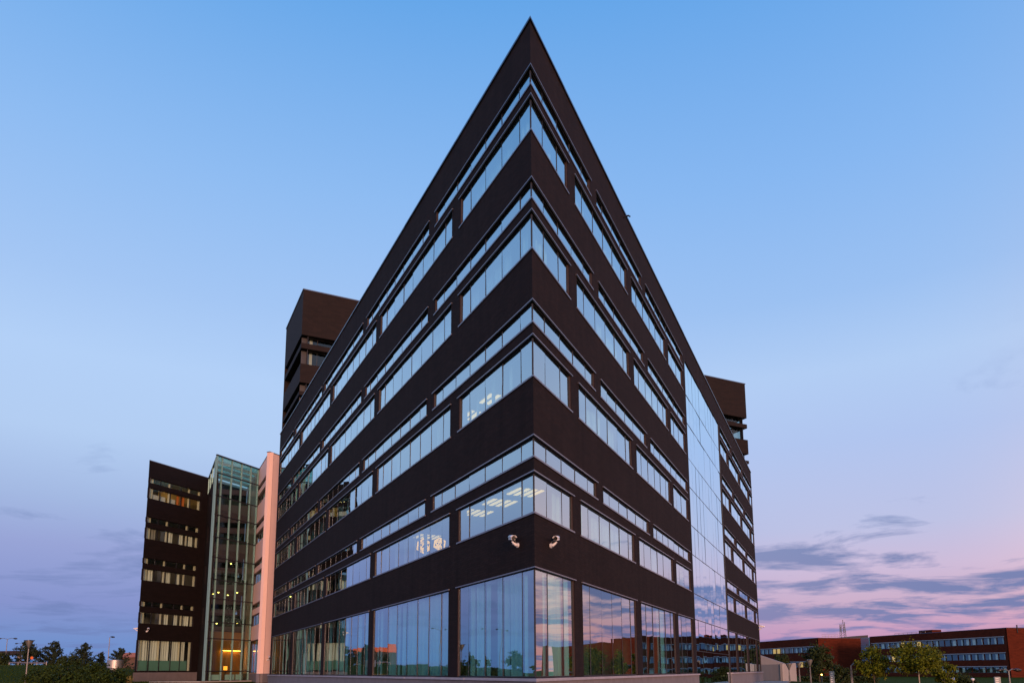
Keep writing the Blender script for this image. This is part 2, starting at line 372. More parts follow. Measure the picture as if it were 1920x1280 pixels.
def window(fa, th, a, b, z0, z1, mulls, glass=GLASS, rec=0.055, pane='pane', single=False, trim=True, mw=0.036, jamb=True, tilt=0.007, sill=True, fm=None, name='window'):
    """one window opening: frame with mullions, panes, jambs, sill and drip cap"""
    c0, c1 = abs(a) < 1e-6 and fa.k0 > 0, abs(b - fa.len) < 1e-6 and fa.k1 > 0
    f = MB(); fw = 0.032; fm = fm or MULL
    fa.box(f, a, b, z0, z0 + fw, rec - 0.010, rec + 0.06); fa.box(f, a, b, z1 - fw, z1, rec - 0.010, rec + 0.06)
    ea = a if not c0 else 0.0; eb = b
    if not c0: fa.box(f, a, a + fw, z0 + fw, z1 - fw, rec - 0.010, rec + 0.06)
    else: fa.box(f, 0.0, 0.10, z0 + fw, z1 - fw, rec - 0.010, rec + 0.02)
    if not c1: fa.box(f, b - fw, b, z0 + fw, z1 - fw, rec - 0.010, rec + 0.06)
    else: fa.box(f, b - 0.10, b, z0 + fw, z1 - fw, rec - 0.010, rec + 0.02)
    for m in mulls: fa.box(f, m - mw / 2, m + mw / 2, z0 + fw, z1 - fw, rec - 0.008, rec + 0.05)
    w = f.build(name, fm, th)
    edges = [a + (0 if c0 else fw)] + list(mulls) + [b - (0 if c1 else fw)]
    if single:
        g = MB()
        for p, q in zip(edges[:-1], edges[1:]):
            j = [random.uniform(-tilt, tilt) for _ in range(3)]
            fa.quad(g, p if abs(p) > 1e-6 or not c0 else 0.0, q, z0 + fw, z1 - fw, rec + j[0], rec + j[1], j[2])
        o = g.build('glazing', glass, w, fix=False)
        if len(mulls) > 0: o['kind'] = 'stuff'
    else:
        for p, q in zip(edges[:-1], edges[1:]):
            g = MB(); j = [random.uniform(-tilt, tilt) for _ in range(3)]
            fa.quad(g, p, q, z0 + fw, z1 - fw, rec + j[0], rec + j[1], j[2])
            g.build(pane, glass, w, fix=False)
    if jamb:
        for e, on in ((a, not c0), (b, not c1)):
            if on:
                jm = MB(); s0, s1 = (e + 0.002, e + 0.035) if e == a else (e - 0.035, e - 0.002)
                fa.box(jm, s0, s1, z0, z1, 0.012, rec - 0.012); jm.build('jamb', JAMB, w)
    if trim:
        ov = 0.10
        ta, tb = (0.0 if c0 else a - ov), (fa.len if c1 else b + ov)
        t = MB(); fa.box(t, ta, tb, z1 - 0.002, z1 + 0.03, -0.05, -0.002); t.build('drip_cap', TRIM, w)
        if sill:
            t = MB(); fa.box(t, ta, tb, z0 - 0.045, z0 + 0.004, -0.03, -0.002); t.build('sill', TRIM, w)
    return w

def wall_with(fa, th, rows, z0, z1, mat, depth=0.32, name='wall'):
    """rows: (zlo, zhi, [(a,b)...]) bottom to top; the wall is what the openings leave"""
    mb = MB(); z = z0
    for lo, hi, gs in rows:
        if lo > z + 1e-4: fa.box(mb, 0.0, fa.len, z, lo, 0.0, depth)
        t = 0.0
        for a, b in gs:
            if a > t + 1e-4: fa.box(mb, t, a, lo, hi, 0.0, depth)
            t = b
        if t < fa.len - 1e-4: fa.box(mb, t, fa.len, lo, hi, 0.0, depth)
        z = hi
    if z1 > z: fa.box(mb, 0.0, fa.len, z, z1, 0.0, depth)
    return mb.build(name, mat, th)

def mulls_between(a, b, first, step):
    r = []; m = first
    while m < b - 0.4:
        if m > a + 0.15: r.append(m)
        m += step
    return r

def curtain(fa, th, a, b, z0, z1, dep, mat=CURT, name='curtain', amp=0.05, wl=0.27):
    mb = MB(); n = max(4, int((b - a) / wl * 4)); ph = random.random() * 6
    tops = []
    for k in range(n + 1):
        t = a + (b - a) * k / n
        dd = dep + amp * sin(2 * pi * t / wl + ph) + amp * 0.5 * sin(2 * pi * t / (wl * 2.7) + ph * 2)
        lean = 0.06 * sin(t * 3.1 + ph)
        mb.v += [fa.pt(t, dd, z1), fa.pt(t + lean * 0.4, dd, z0)]
    for k in range(n): mb.f.append((2*k, 2*k+2, 2*k+3, 2*k+1))
    return mb.build(name, mat, th, smooth=True, fix=False)

# ------------------------------------------------------------------ ground
def axis(n, near, far):
    r = []
    for i in range(-n, n + 1):
        u = i / n; r.append(near * u + (far - near) * (abs(u) ** 5) * (1 if u > 0 else -1))
    return r
def build_ground():
    xs = axis(80, 130, 4000); ys = [v + 60 for v in axis(80, 130, 4000)]
    v = []; f = []
    for y in ys:
        for x in xs: v.append((x, y, ground_z(x, y) - 0.02))
    n = len(xs)
    for j in range(len(ys) - 1):
        for i in range(n - 1): f.append((j*n+i, j*n+i+1, (j+1)*n+i+1, (j+1)*n+i))
    me = bpy.data.meshes.new('ground'); me.from_pydata(v, [], f); me.update()
    for p in me.polygons: p.use_smooth = True
    me.materials.append(GRASS)
    o = link('ground', me); o['kind'] = 'structure'
build_ground()
def pavement():
    mb = MB(); poly = [LR(-2.2, -2.2), LR(44, -3.0), LR(44.2, -0.4), LR(-0.9, -0.9), LR(-0.4, 58), LR(-3.2, 58)]
    mb.prism([(p.x, p.y) for p in (LR(-7, -7), LR(46, -3.2), LR(46, 0.5), LR(0, 0.5))], -0.3, 0.06)
    mb.prism([(p.x, p.y) for p in (LR(-7, -7), LR(0.0, 0.45), LR(0.5, 59), LR(-3.4, 59))], -0.3, 0.056)
    tag(mb.build('pavement', PAVE), kind='structure')
    mb = MB(); a = LR(54.5, -14.5); 
    mb.prism([(p.x, p.y) for p in (LR(60.5, -11.0), LR(55.4, -6.0), LR(54.6, 2), LR(56.2, 2), LR(56.6, -5.4), LR(61.5, -11))], 0.1, 0.42)
    tag(mb.build('path', PAVE), kind='structure')
pavement()

# ------------------------------------------------------------------ the wedge office building
FL = Facade(CN, DL, INL, 45.0, k0=KM)
FR1 = Facade(CN, DR, INR, 23.6, k0=KM)
FR2 = Facade(LR(0, 36.6), DR, INR, 21.4)
office = thing('office_building', 'dark wedge-shaped office block with a sharp corner towards the viewer and window bands', 'building', (CN.x, CN.y, 0))

def left_groups(kind):
    g = []
    if kind == 'big':
        g.append((0.0, 5.5, [0.84, 2.11, 3.38, 4.65]))
        for k, (a, b) in enumerate(((6.33, 15.62), (16.38, 25.62), (26.35, 35.4), (36.1, 44.3))):
            g.append((a, b, mulls_between(a, b, a + 0.80, 1.27)))
    else:
        g.append((0.0, 8.06, [0.85, 2.12, 3.39, 4.66, 5.93, 7.20]))
        for a, b in ((8.88, 18.12), (18.93, 28.1), (28.82, 37.9), (38.75, 44.3)):
            g.append((a, b, mulls_between(a, b, a + 0.87, 1.27)))
    return g
def right_groups(kind):
    if kind == 'big':
        return [(0.0, 3.22, [1.06, 2.34]), (4.02, 10.72, [4.88, 6.16, 7.44, 8.71, 9.98]), (11.56, 18.2, [12.5, 13.73, 15.0, 16.2, 17.39]), (19.0, 22.75, [19.95, 21.2])]
    return [(0.0, 5.76, [1.07, 2.35, 3.62, 4.89]), (6.56, 13.32, [7.44, 8.72, 9.98, 11.25, 12.53]), (14.2, 22.8, [15.06, 16.31, 17.5, 18.78, 20.07, 21.28])]
def right_far(kind):
    if kind == 'big': return [(0.4, 4.2, [2.3]), (5.0, 11.2, [7.1, 9.2]), (12.1, 18.2, [14.1, 16.2]), (19.1, 21.2, [])]
    return [(0.6, 6.4, [2.5, 4.4]), (7.4, 13.7, [9.5, 11.6]), (14.6, 21.2, [16.7, 18.8])]

def storey_rows(groups_of):
    rows = [(Zw(G0), Zw(G1) - 0.04, 'big')]
    for s, d, q, c in ST: rows += [(Zw(s) + 0.05, Zw(d) - 0.04, 'big'), (Zw(q) + 0.05, Zw(c) - 0.04, 'strip')]
    return [(lo, hi, k, groups_of(k)) for lo, hi, k in rows]

for fa, gf, nm in ((FL, left_groups, 'left'), (FR1, right_groups, 'right'), (FR2, right_far, 'far')):
    rows = storey_rows(gf)
    wall_with(fa, office, [(lo, hi, [(a, b) for a, b, _ in gs]) for lo, hi, _, gs in rows], Zw(G0) - 0.02, Zw(RT), WALL)
    for ri, (lo, hi, kind, gs) in enumerate(rows):
        for gi, (a, b, ms) in enumerate(gs):
            single = (nm == 'left' and gi >= 3) or nm == 'far'
            window(fa, office, a, b, lo, hi, ms, pane='pane' if kind == 'big' else 'clerestory_pane', single=single, sill=ri > 0, mw=0.036, glass=GGLASS if ri == 0 else GLASS, name='window' if kind == 'big' else 'clerestory')
# parapet coping
for fa, a, b in ((FL, 0.0, 45.0), (FR1, 0.0, 23.6), (FR2, 0.0, 21.4)):
    n = int(round((b - a) / 3.0))
    for k in range(n):                               # sheet-metal lengths with open joints
        t0, t1 = a + (b - a) * k / n, a + (b - a) * (k + 1) / n
        mb = MB(); j = random.uniform(-0.006, 0.006)
        fa.box(mb, t0 if k == 0 else t0 + 0.007, t1 if k == n - 1 else t1 - 0.007, Zw(RT), Zw(RT) + 0.07 + j, -0.05 + j, 0.36); mb.build('coping', COPING, office)
# glass curtain wall between the two halves of the right face
FC = Facade(LR(0, 23.6), DR, INR, 13.0)
mb = MB(); FC.box(mb, 0.0, 13.0, Zw(18.12), Zw(RT), 0.0, 0.32); mb.build('wall', WALL, office)
mb = MB(); FC.box(mb, 0.0, 13.0, Zw(RT), Zw(RT) + 0.07, -0.05, 0.36); mb.build('coping', COPING, office)
zs = [-1.1, 1.05, 2.81, 4.27, 6.5, 8.2, 10.45, 12.15, 14.3, 16.05, 18.12]
cw = MB()
for z in zs: FC.box(cw, 0.0, 13.0, Zw(z) - 0.016, Zw(z) + 0.016, 0.03, 0.10)
FC.box(cw, 0.0, 0.05, Zw(zs[0]), Zw(18.12), 0.0, 0.10); FC.box(cw, 12.95, 13.0, Zw(zs[0]), Zw(18.12), 0.0, 0.10)
cwo = cw.build('curtain_wall', MULL, office)
for z0, z1 in zip(zs[:-1], zs[1:]):
    n = 11
    for k in range(n):
        g = MB(); j = [random.uniform(-0.007, 0.007) for _ in range(3)]
        FC.quad(g, 0.05 + 12.9 * k / n + 0.012, 0.05 + 12.9 * (k + 1) / n - 0.012, Zw(z0) + 0.025, Zw(z1) - 0.025, 0.04 + j[0], 0.04 + j[1], j[2])
        g.build('glass_panel', CWGLASS, cwo, fix=False)
# back of the block, roof, floors, inner core
bk = [LR(44.95, 0.2), LR(52, 0.2), LR(7.6, 57.9), LR(0.15, 57.98)]
mb = MB()
for p, q in ((LR(44.99, 0.35), LR(7.6, 57.4)), (LR(7.6, 57.4), LR(0.3, 57.99))):
    dv = (q - p).normalized(); nv = Vector((dv.y, -dv.x)) * 0.15
    mb.prism([(p.x, p.y), (q.x, q.y), (q.x + nv.x, q.y + nv.y), (p.x + nv.x, p.y + nv.y)], 0, Zw(RT) - 0.3)
mb.build('back_wall', WALL, office)
def tri(off, t=44.6, s=57.4):
    k = off / sin(AR - AL)                              # oblique offset from both faces
    return [LR(k, k), LR(t, k), LR(7.3, s), LR(k, s)]
def slab(name, z0, z1, mat, off=0.36):
    mb = MB(); mb.prism([(p.x, p.y) for p in tri(off)], z0, z1); return mb.build(name, mat, office)
slab('roof', Zw(RT) - 0.75, Zw(RT) - 0.55, ROOF)
tops = [G1] + [c for *_, c in ST]; bots = [s for s, *_ in ST] + [RT - 0.1]
slab('floor', Zw(G0) - 0.25, Zw(G0) - 0.12, CARPET)
for c, s in zip(tops, bots):
    slab('ceiling', Zw(c) + 0.03, Zw(c) + 0.20, CEIL, 0.4)
    if s < RT - 1: slab('floor', Zw(s) - 0.55, Zw(s) - 0.35, CARPET, 0.4)
mb = MB(); mb.prism([(p.x, p.y) for p in tri(5.2, 42, 54)], Zw(G0) - 0.1, Zw(RT) - 0.8); mb.build('core_wall', INWALL, office)

# plinth with coping stones
for fa, a, b in ((FL, 0.0, 45.0), (FR1, 0.0, 23.6), (FR2, 0.0, 21.4)):
    mb = MB(); fa.box(mb, a, b, -1.4, Zw(G0) - 0.10, -0.10, 0.30); mb.build('plinth', STONE, office)
    n = int(round((b - a) / 1.48)); st = (b - a) / n
    for k in range(n):
        t0, t1 = a + st * k, a + st * (k + 1)
        g = MB(); j = random.uniform(-0.008, 0.008)
        fa.box(g, t0 if k == 0 else t0 + 0.006, t1 if k == n - 1 else t1 - 0.006, Zw(G0) - 0.098, Zw(G0) - 0.022 + j * 0.4, -0.17 + j, 0.10)
        g.build('coping_stone', COPST, office)

# curtains behind the glass
random.seed(21)
for fa, gf, nm in ((FL, left_groups, 'left'), (FR1, right_groups, 'right')):
    for ri, (lo, hi, kind, gs) in enumerate(storey_rows(gf)):
        for gi, (a, b, ms) in enumerate(gs):
            if a > 30: continue
            ed = [max(a + 0.08, 0.9 if a == 0 else 0)] + [m for m in ms if m > 0.9] + [b - 0.08]
            for p, q in zip(ed[:-1], ed[1:]):
                if q - p < 0.25: continue
                r = random.random()
                if ri == 0:
                    if nm == 'left' and r < 0.86 or nm == 'right' and (gi == 0 and abs(p - 1.06) < 0.1 or r < 0.10):
                        w0, w1 = (p + 0.03, q - 0.02) if r < 0.45 else (p + 0.03, p + (q - p) * random.uniform(0.5, 0.85))
                        curtain(fa, office, w0, w1, lo + 0.02, hi - 0.02, 0.19 if nm == 'right' else 0.26)
                elif nm == 'left' and ri in (1, 3) and gi < 2:            # rooms with their lights on
                    if r < 0.35: curtain(fa, office, p + 0.03, p + 0.25, lo + 0.02, hi + 0.2, 0.40)
                elif kind == 'big':
                    if r < (0.75 if nm == 'left' else 0.6):
                        w = random.choice((0.28, 0.5, 1.0, 1.0)); curtain(fa, office, p + 0.03, p + 0.03 + (q - p - 0.06) * w, lo + 0.02, hi + 0.2, 0.40)

# lit luminaires and paper-star pendants inside
def luminaire(fa, t, dep, z, lab, grp='lit ceiling grids behind the glass'):
    c = fa.pt(t, dep, z)
    th = thing('ceiling_light', lab, 'ceiling light', c, group=grp)
    fr = MB(); fa.box(fr, t - 0.60, t + 0.60, z - 0.05, z, dep - 0.62, dep + 0.62); fr.build('housing', WHITE, th)
    for k in range(4):
        d0 = dep - 0.52 + k * 0.29
        m = MB(); fa.box(m, t - 0.55, t + 0.55, z - 0.075, z - 0.052, d0, d0 + 0.15); m.build('tube', LAMP_W, th)
zc = Zw(ST[0][3]) + 0.03
for i, (t, d, l) in enumerate(((6.07, 2.9, 'lit ceiling grid behind the second storey window nearest the sharp corner'), (8.05, 2.8, 'lit ceiling grid in the middle of the second storey corner window'),
                               (10.15, 2.75, 'lit ceiling grid at the left end of the second storey corner window'), (16.3, 2.8, 'lit ceiling grid above the glowing star lamps'))):
    luminaire(FL, t, d, zc, l)
zc3 = Zw(ST[1][3]) + 0.03
luminaire(FL, 7.7, 2.5, zc3, 'lit ceiling grid high in the third storey corner window'); luminaire(FL, 9.75, 2.57, zc3, 'lit ceiling grid at the left of the third storey corner window')
def star_lamp(t, dep, z, r, lab):
    c = Vector(FL.pt(t, dep, z))
    th = thing('star_lamp', lab, 'lamp', c, group='folded paper star lamps behind the glass')
    bm = bmesh.new(); bmesh.ops.create_icosphere(bm, subdivisions=0 + 1, radius=r)
    for v in bm.verts:
        v.co *= 1.0
    bmesh.ops.translate(bm, verts=bm.verts, vec=c)
    me = bpy.data.meshes.new('star_shade'); bm.to_mesh(me); bm.free(); me.materials.append(LAMP_S); so = link('star_shade', me, th)
    wf = so.modifiers.new('struts', 'WIREFRAME'); wf.thickness = 0.05; wf.use_replace = True
    m = MB(); m.tube([c + Vector((0, 0, r)), Vector((c.x, c.y, zc))], 0.012, 6); m.build('cord', BLACK, th)
star_lamp(8.7, 0.55, Zw(4.80), 0.24, 'glowing paper star lamp nearest the pier in the second storey window')
star_lamp(10.5, 0.55, Zw(5.0), 0.30, 'larger glowing paper star lamp behind the second storey glass')

# tower slab that the wedge leans against
a2, c2 = LR(37.5, 0.14), LR(0.14, 58.0)
TF = (c2 - a2); TLEN = TF.length; TF.normalize()
ang = math.acos(max(-1, min(1, TF.dot(DL))))
KT = 1 / tan(ang / 2)
HT = 29.15
tower = thing('office_tower', 'tall dark brick slab rising behind the wedge-shaped block', 'building', (a2.x, a2.y, 0))
inF = Vector((-TF.y, TF.x)); inF = inF if inF.dot(DL) > 0 else -inF
KR = 1 / tan((pi - ang) / 2)
TFa = Facade(a2, TF, inF, TLEN, k0=KT, k1=KR)
TEn = Facade(a2, DL, INL, 7.5, k0=KT)
inE = Vector((DL.y, -DL.x)); inE = inE if inE.dot(-TF) > 0 else -inE
TRn = Facade(c2, DL, inE, 7.5, k0=KR)
trow = [(19.75, 20.68, 'big'), (20.98, 21.68, 'strip'), (23.17, 24.42, 'big'), (24.83, 25.5, 'strip')]
gF = [(0.0, 5.0, [1.3, 2.6, 3.8]), (TLEN - 3.6, TLEN, [TLEN - 1.5])]
gE = [(0.0, 7.3, [1.3, 2.6, 3.9, 5.2, 6.4])]
gR = [(0.0, 4.5, [1.5, 3.0])]
for fa, gs, in ((TFa, gF), (TEn, gE), (TRn, gR)):
    wall_with(fa, tower, [(Zw(lo), Zw(hi), [(a, b) for a, b, _ in gs]) for lo, hi, _ in trow], Zw(RT) - 0.6, Zw(HT), TOWERW, 0.6)
    for lo, hi, k in trow:
        for a, b, ms in gs: window(fa, tower, a, b, Zw(lo), Zw(hi), ms, glass=TGLASS, single=True, trim=False, rec=0.5, jamb=False)
    mb = MB(); fa.box(mb, 0.0, fa.len, Zw(HT), Zw(HT) + 0.08, -0.05, 0.36); mb.build('coping', COPING, tower)
mb = MB(); bb = a2 + DL * 7.5; cc = c2 + DL * 7.5
nv = inF * -0.3
mb.prism([(bb.x, bb.y), (cc.x, cc.y), (cc.x + nv.x, cc.y + nv.y), (bb.x + nv.x, bb.y + nv.y)], 0, Zw(HT)); mb.build('back_wall', TOWERW, tower)
mb = MB(); e0 = cc - TF * 0.02; mb.prism([(p.x, p.y) for p in (c2 - TF * 0.3 + inF * 0.4, c2 - TF * 0.02 + inF * 0.4, cc - TF * 0.02, cc - TF * 0.3)], -1, Zw(RT) - 0.6); mb.build('end_wall', TOWERW, tower)
def tslab(z0, z1, mat, nm, e=0.7):
    q = [a2 + inF * e + TF * (e * 1.2), c2 + inF * e - TF * e, cc - inF * 0.35 - TF * e, bb - inF * 0.35 + TF * e * 1.4]
    m = MB(); m.prism([(p.x, p.y) for p in q], Zw(z0), Zw(z1)); m.build(nm, mat, tower)
tslab(HT - 0.6, HT - 0.4, ROOF, 'roof')
tslab(25.6, 25.8, CARPET, 'ceiling'); tslab(22.7, 22.95, CARPET, 'floor'); tslab(21.78, 21.98, CARPET, 'ceiling')
m = MB(); q = [a2 + TF * 7 + inF * 0.5, a2 + TF * (TLEN - 7) + inF * 0.5, a2 + TF * (TLEN - 7) + inF * 5.5, a2 + TF * 7 + inF * 5.5]
m.prism([(p.x, p.y) for p in q], Zw(RT) - 0.5, Zw(HT) - 0.7); m.build('core_wall', CARPET, tower)
for t in (0.75, 2.6):
    m = MB(); TFa.box(m, t, t + 0.22, Zw(19.7), Zw(25.55), 0.75, 0.97); m.build('column', COLM, tower)
t_pipe = 10.6
m = MB(); m.tube([TFa.pt(t_pipe, -0.05, Zw(RT)), TFa.pt(t_pipe, -0.05, Zw(HT) - 0.1)], 0.05, 8); m.build('downpipe', pmat('copper_pipe', (0.30, 0.16, 0.12), 0.6), tower)

# small fittings on the wedge
m = MB(); c = Vector(FR1.pt(10.5, 0, Zw(19.42))); o_ = Vector((-INR.x, -INR.y, 0)); m.tube([c, c + o_ * 0.22 + Vector((0, 0, 0.02)), c + o_ * 0.30 - Vector((0, 0, 0.05))], 0.035, 8); m.build('overflow_spout', MULL, office)
for fa in (FL, FR1):
    m = MB(); pts = []
    for k in range(13):
        a = pi * k / 12; pts.append(fa.pt(0.30 + 0.16 * cos(a), 0.12, Zw(RT) + 0.05 + 0.20 * sin(a)))
    m.tube(pts, 0.009, 6); m.build('roof_hook', GALV, office)

# ------------------------------------------------------------------ dark wing on the left
WF = Facade(LR(66.4, -12.5), DR, DL, 12.5, k0=KM)
# inward of the wing front points away from the viewer
inW = Vector((-DR.y, DR.x)); inW = inW if inW.dot(DL) > 0 else -inW
WF.i = inW
WE = Facade(LR(66.4, -12.5), DL, INL, 16.0, k0=KM)
wing = thing('office_wing', 'dark office wing at the left with an amber-lit top storey', 'building', (*LR(66.4, -12.5), 0))
gW = [(0.0, 6.34, [1.5, 2.68, 3.95, 5.05]), (7.4, 12.3, [8.6, 9.8, 11.0])]
gWE = [(0.0, 5.4, [1.5, 3.0, 4.3])]
for fa, gs in ((WF, gW), (WE, gWE)):
    rows = [(Zw(0.14), Zw(2.98), 'big')]
    for s, d_, q, c in ST: rows += [(Zw(s) + 0.2, Zw(d_) + 0.02, 'big'), (Zw(q) + 0.16, Zw(c) - 0.02, 'strip')]
    wall_with(fa, wing, [(lo, hi, [(a, b) for a, b, _ in gs]) for lo, hi, _ in rows], Zw(0.04), Zw(RT), WINGW)
    for lo, hi, k in rows:
        for a, b, ms in gs: window(fa, wing, a, b, lo, hi, ms, glass=WGLASS, trim=False, jamb=False, rec=0.16, mw=0.07, single=(fa is WE or a > 1), pane='pane')
    m = MB(); fa.box(m, 0.0, fa.len, Zw(RT), Zw(RT) + 0.07, -0.05, 0.36); m.build('coping', COPING, wing)
    m = MB(); fa.box(m, 0.0, fa.len, -0.9, Zw(0.036), -0.12, 0.30); m.build('plinth', STONE, wing)
wp = lambda e, L1, L2: [LR(66.4, -12.5) + (DL + DR) * e, LR(66.4, -12.5) + DR * L1 + DL * e, LR(66.4, -12.5) + DR * L1 + DL * L2, LR(66.4, -12.5) + DL * L2 + DR * e]
def wslab(z0, z1, mat, nm):
    m = MB(); m.prism([(p.x, p.y) for p in wp(0.45, 12.4, 15.5)], Zw(z0), Zw(z1)); return m.build(nm, mat, wing)
wslab(RT - 0.7, RT - 0.5, ROOF, 'roof')
wslab(0.0, 0.05, CARPET, 'floor')
for c, s in zip([2.98] + [c for *_, c in ST], [s for s, *_ in ST] + [RT]):
    wslab(c + 0.02, c + 0.2, CEIL, 'ceiling')
    if s < RT: wslab(s - 0.35, s - 0.12, CARPET, 'floor')
m = MB(); p0 = LR(66.4, -12.5)
q = [p0 + DL * 5.2 + DR * 0.5, p0 + DL * 5.2 + DR * 12.4, p0 + DL * 5.6 + DR * 12.4, p0 + DL * 5.6 + DR * 0.5]
m.prism([(p.x, p.y) for p in q], Zw(0), Zw(RT) - 0.8); m.build('inner_wall', INWALL, wing)
for t in (0.55, 2.6, 4.98, 6.22):
    m = MB(); WF.box(m, t, t + 0.20, Zw(0.1), Zw(18.2), 0.24, 0.42); m.build('column', COLM, wing)
random.seed(5)
for t0, t1 in ((0.75, 1.45), (1.55, 2.6), (2.8, 3.9), (4.0, 4.95), (5.2, 5.75)):
    curtain(WF, wing, t0, t1, Zw(0.9), Zw(2.95), 0.36)
    m = MB(); WF.quad(m, t0 - 0.18 if t0 > 0.8 else 0.35, t1 + 0.18, Zw(0.2), Zw(1.12), 0.185); m.build('frosted_panel', FROST, wing, fix=False)
for s, d_, q, c in ST[:3]:
    for t0, t1 in ((0.9, 1.4), (3.0, 3.5), (4.1, 4.6), (5.3, 5.9)):
        if random.random() < 0.7: curtain(WF, wing, t0, t1, Zw(s) + 0.2, Zw(d_) + 0.1, 0.36, random.choice((CURT, CURT, INWALL)))
s5 = ST[3]
for t0, t1, mt in ((3.62, 3.92, CURTO), (4.0, 4.55, CURTO)): curtain(WF, wing, t0, t1, Zw(s5[0]) + 0.2, Zw(s5[1]), 0.36, mt)
for t0 in (1.0, 1.75, 2.9):
    m = MB(); WF.box(m, t0, t0 + 0.62, Zw(s5[0]) + 0.1, Zw(s5[0]) + 0.75, 0.45, 0.48); m.build('pinned_sheet', WHITE, wing)
m = MB(); q = [p0 + DL * 3.4 + DR * 1.2, p0 + DL * 3.4 + DR * 12, p0 + DL * 3.5 + DR * 12, p0 + DL * 3.5 + DR * 1.2]
m.prism([(p.x, p.y) for p in q], Zw(s5[0]) - 0.1, Zw(s5[3])); m.build('partition', pmat('amber_wall', (0.55, 0.38, 0.16), 0.9), wing)
for t, l in ((2.2, 'lit office lamp at the left in the top storey of the left wing'), (4.6, 'lit office lamp at the right in the top storey of the left wing')):
    c = WF.pt(t, 1.5, Zw(s5[3]) - 0.05)
    th = thing('ceiling_light', l, 'ceiling light', c, group='lit lamps in the left wing')
    m = MB(); WF.box(m, t - 0.5, t + 0.5, c[2] - 0.12, c[2] - 0.06, 1.35, 1.6); m.build('housing', WHITE, th)
    m = MB(); WF.box(m, t - 0.46, t + 0.46, c[2] - 0.15, c[2] - 0.122, 1.38, 1.57); m.build('tube', LAMP_B, th)

# ------------------------------------------------------------------ pale block and the glass atrium between
PS = Facade(LR(50.6, 0.0), DL, INL, 15.6)
pale = thing('pale_building', 'narrow pale pink rendered block beside the glass atrium', 'building', (*LR(50.6, 0), 0))
gp = [(0.5, 7.5, [2.2, 3.9, 5.6])]
rows = [(Zw(-0.1), Zw(2.92), 0)]
for s, d_, q, c in ST: rows += [(Zw(s), Zw(d_) - 0.18, 0), (Zw(q), Zw(c) - 0.18, 0)]
wall_with(PS, pale, [(lo, hi, [(a, b) for a, b, _ in gp]) for lo, hi, _ in rows], Zw(-0.12), Zw(RT), PINK)
for lo, hi, _ in rows:
    for a, b, ms in gp: window(PS, pale, a, b, lo, hi, ms, glass=WGLASS, trim=False, rec=0.2, single=True)
PE = Facade(LR(50.6, 0.002), DR, inW, 14.0)
m = MB(); PE.box(m, 0.0, 14.0, Zw(-0.12), Zw(RT), 0.0, 0.3); m.build('end_wall', PINK, pale)
m = MB(); PE.box(m, -0.03, 14.0, -0.9, Zw(-0.125), -0.06, 0.3); m.build('plinth', STONE, pale)
m = MB(); PS.box(m, 0.0, 15.6, -0.9, Zw(-0.125), -0.06, 0.3); m.build('plinth', STONE, pale)
m = MB(); PE.box(m, -0.04, 14.0, Zw(RT), Zw(RT) + 0.06, -0.04, 0.34); m.build('coping', COPING, pale)
m = MB(); PS.box(m, 0.36, 15.6, Zw(RT), Zw(RT) + 0.06, -0.04, 0.34); m.build('coping', COPING, pale)
for z in (2.98, 6.6, 10.6, 14.5, 18.2):
    m = MB(); m.prism([(p.x, p.y) for p in (LR(51.0, 0.5), LR(66, 0.5), LR(66, 13.5), LR(51, 13.5))], Zw(z), Zw(z) + 0.5); m.build('ceiling', CEIL, pale)
m = MB(); m.prism([(p.x, p.y) for p in (LR(51.0, 4), LR(66, 4), LR(66, 4.4), LR(51, 4.4))], Zw(-0.1), Zw(RT) - 0.8); m.build('inner_wall', INWALL, pale)

AF = Facade(LR(57, -5.4), DR, inW, 5.38)
AS = Facade(LR(57, -5.4), DL, INL, 9.3)
AI = Facade(LR(57, -5.4), DR, DL, 5.38)
atr = thing('glass_atrium', 'tall glass atrium with mint steel mullions between the left wing and the pale block', 'atrium', (*LR(57, -5.4), 0))
TZ = [-0.7, 0.1, 2.97, 4.43, 6.54, 8.26, 10.25, 12.09, 14.15, 15.9, 18.03, 19.62]
VT = [0.0, 0.62, 1.84, 3.07, 4.27, 5.22]
for t in VT:
    m = MB(); AF.box(m, t, t + 0.075, Zw(-0.75), Zw(19.62), -0.05, 0.12); m.build('mullion', MINT, atr)
m = MB(); AF.box(m, 0.32, 0.40, Zw(-0.75), Zw(19.5), 0.5, 0.6); m.build('column', MINT, atr)
for z in TZ[1:]:
    m = MB(); AF.box(m, 0.0, 5.38, Zw(z) - 0.045, Zw(z) + 0.045, -0.07, -0.052); m.build('transom', MULL, atr)
for z0, z1 in zip(TZ[:-1], TZ[1:]):
    for p, q in zip(VT, VT[1:]):
        g = MB(); j = [random.uniform(-0.004, 0.004) for _ in range(3)]
        AF.quad(g, p + 0.08, q - 0.005, Zw(z0) + 0.03, Zw(z1) - 0.03, 0.03 + j[0], 0.03 + j[1], j[2]); g.build('pane', ATGLASS, atr, fix=False)
    if z0 > 17.9: g = MB(); AS.quad(g, 0.1, 9.2, Zw(z0) + 0.03, Zw(z1) - 0.03, 0.03); g.build('side_pane', ATGLASS, atr, fix=False)
slits = [(s_ + 0.3, c_ - 0.3) for s_, _, _, c_ in ST[:3]] + [(16.2, 17.2)]
wall_with(AS, atr, [(Zw(p), Zw(q), [(0.9, 1.5), (5.4, 6.4)]) for p, q in slits], -0.9, Zw(17.95), WINGW, 0.2, 'side_wall')
for p, q in slits:
    for u, v_ in ((0.9, 1.5), (5.4, 6.4)): window(AS, atr, u, v_, Zw(p), Zw(q), [], glass=WGLASS, trim=False, jamb=False, rec=0.08, single=True, name='slit_window')
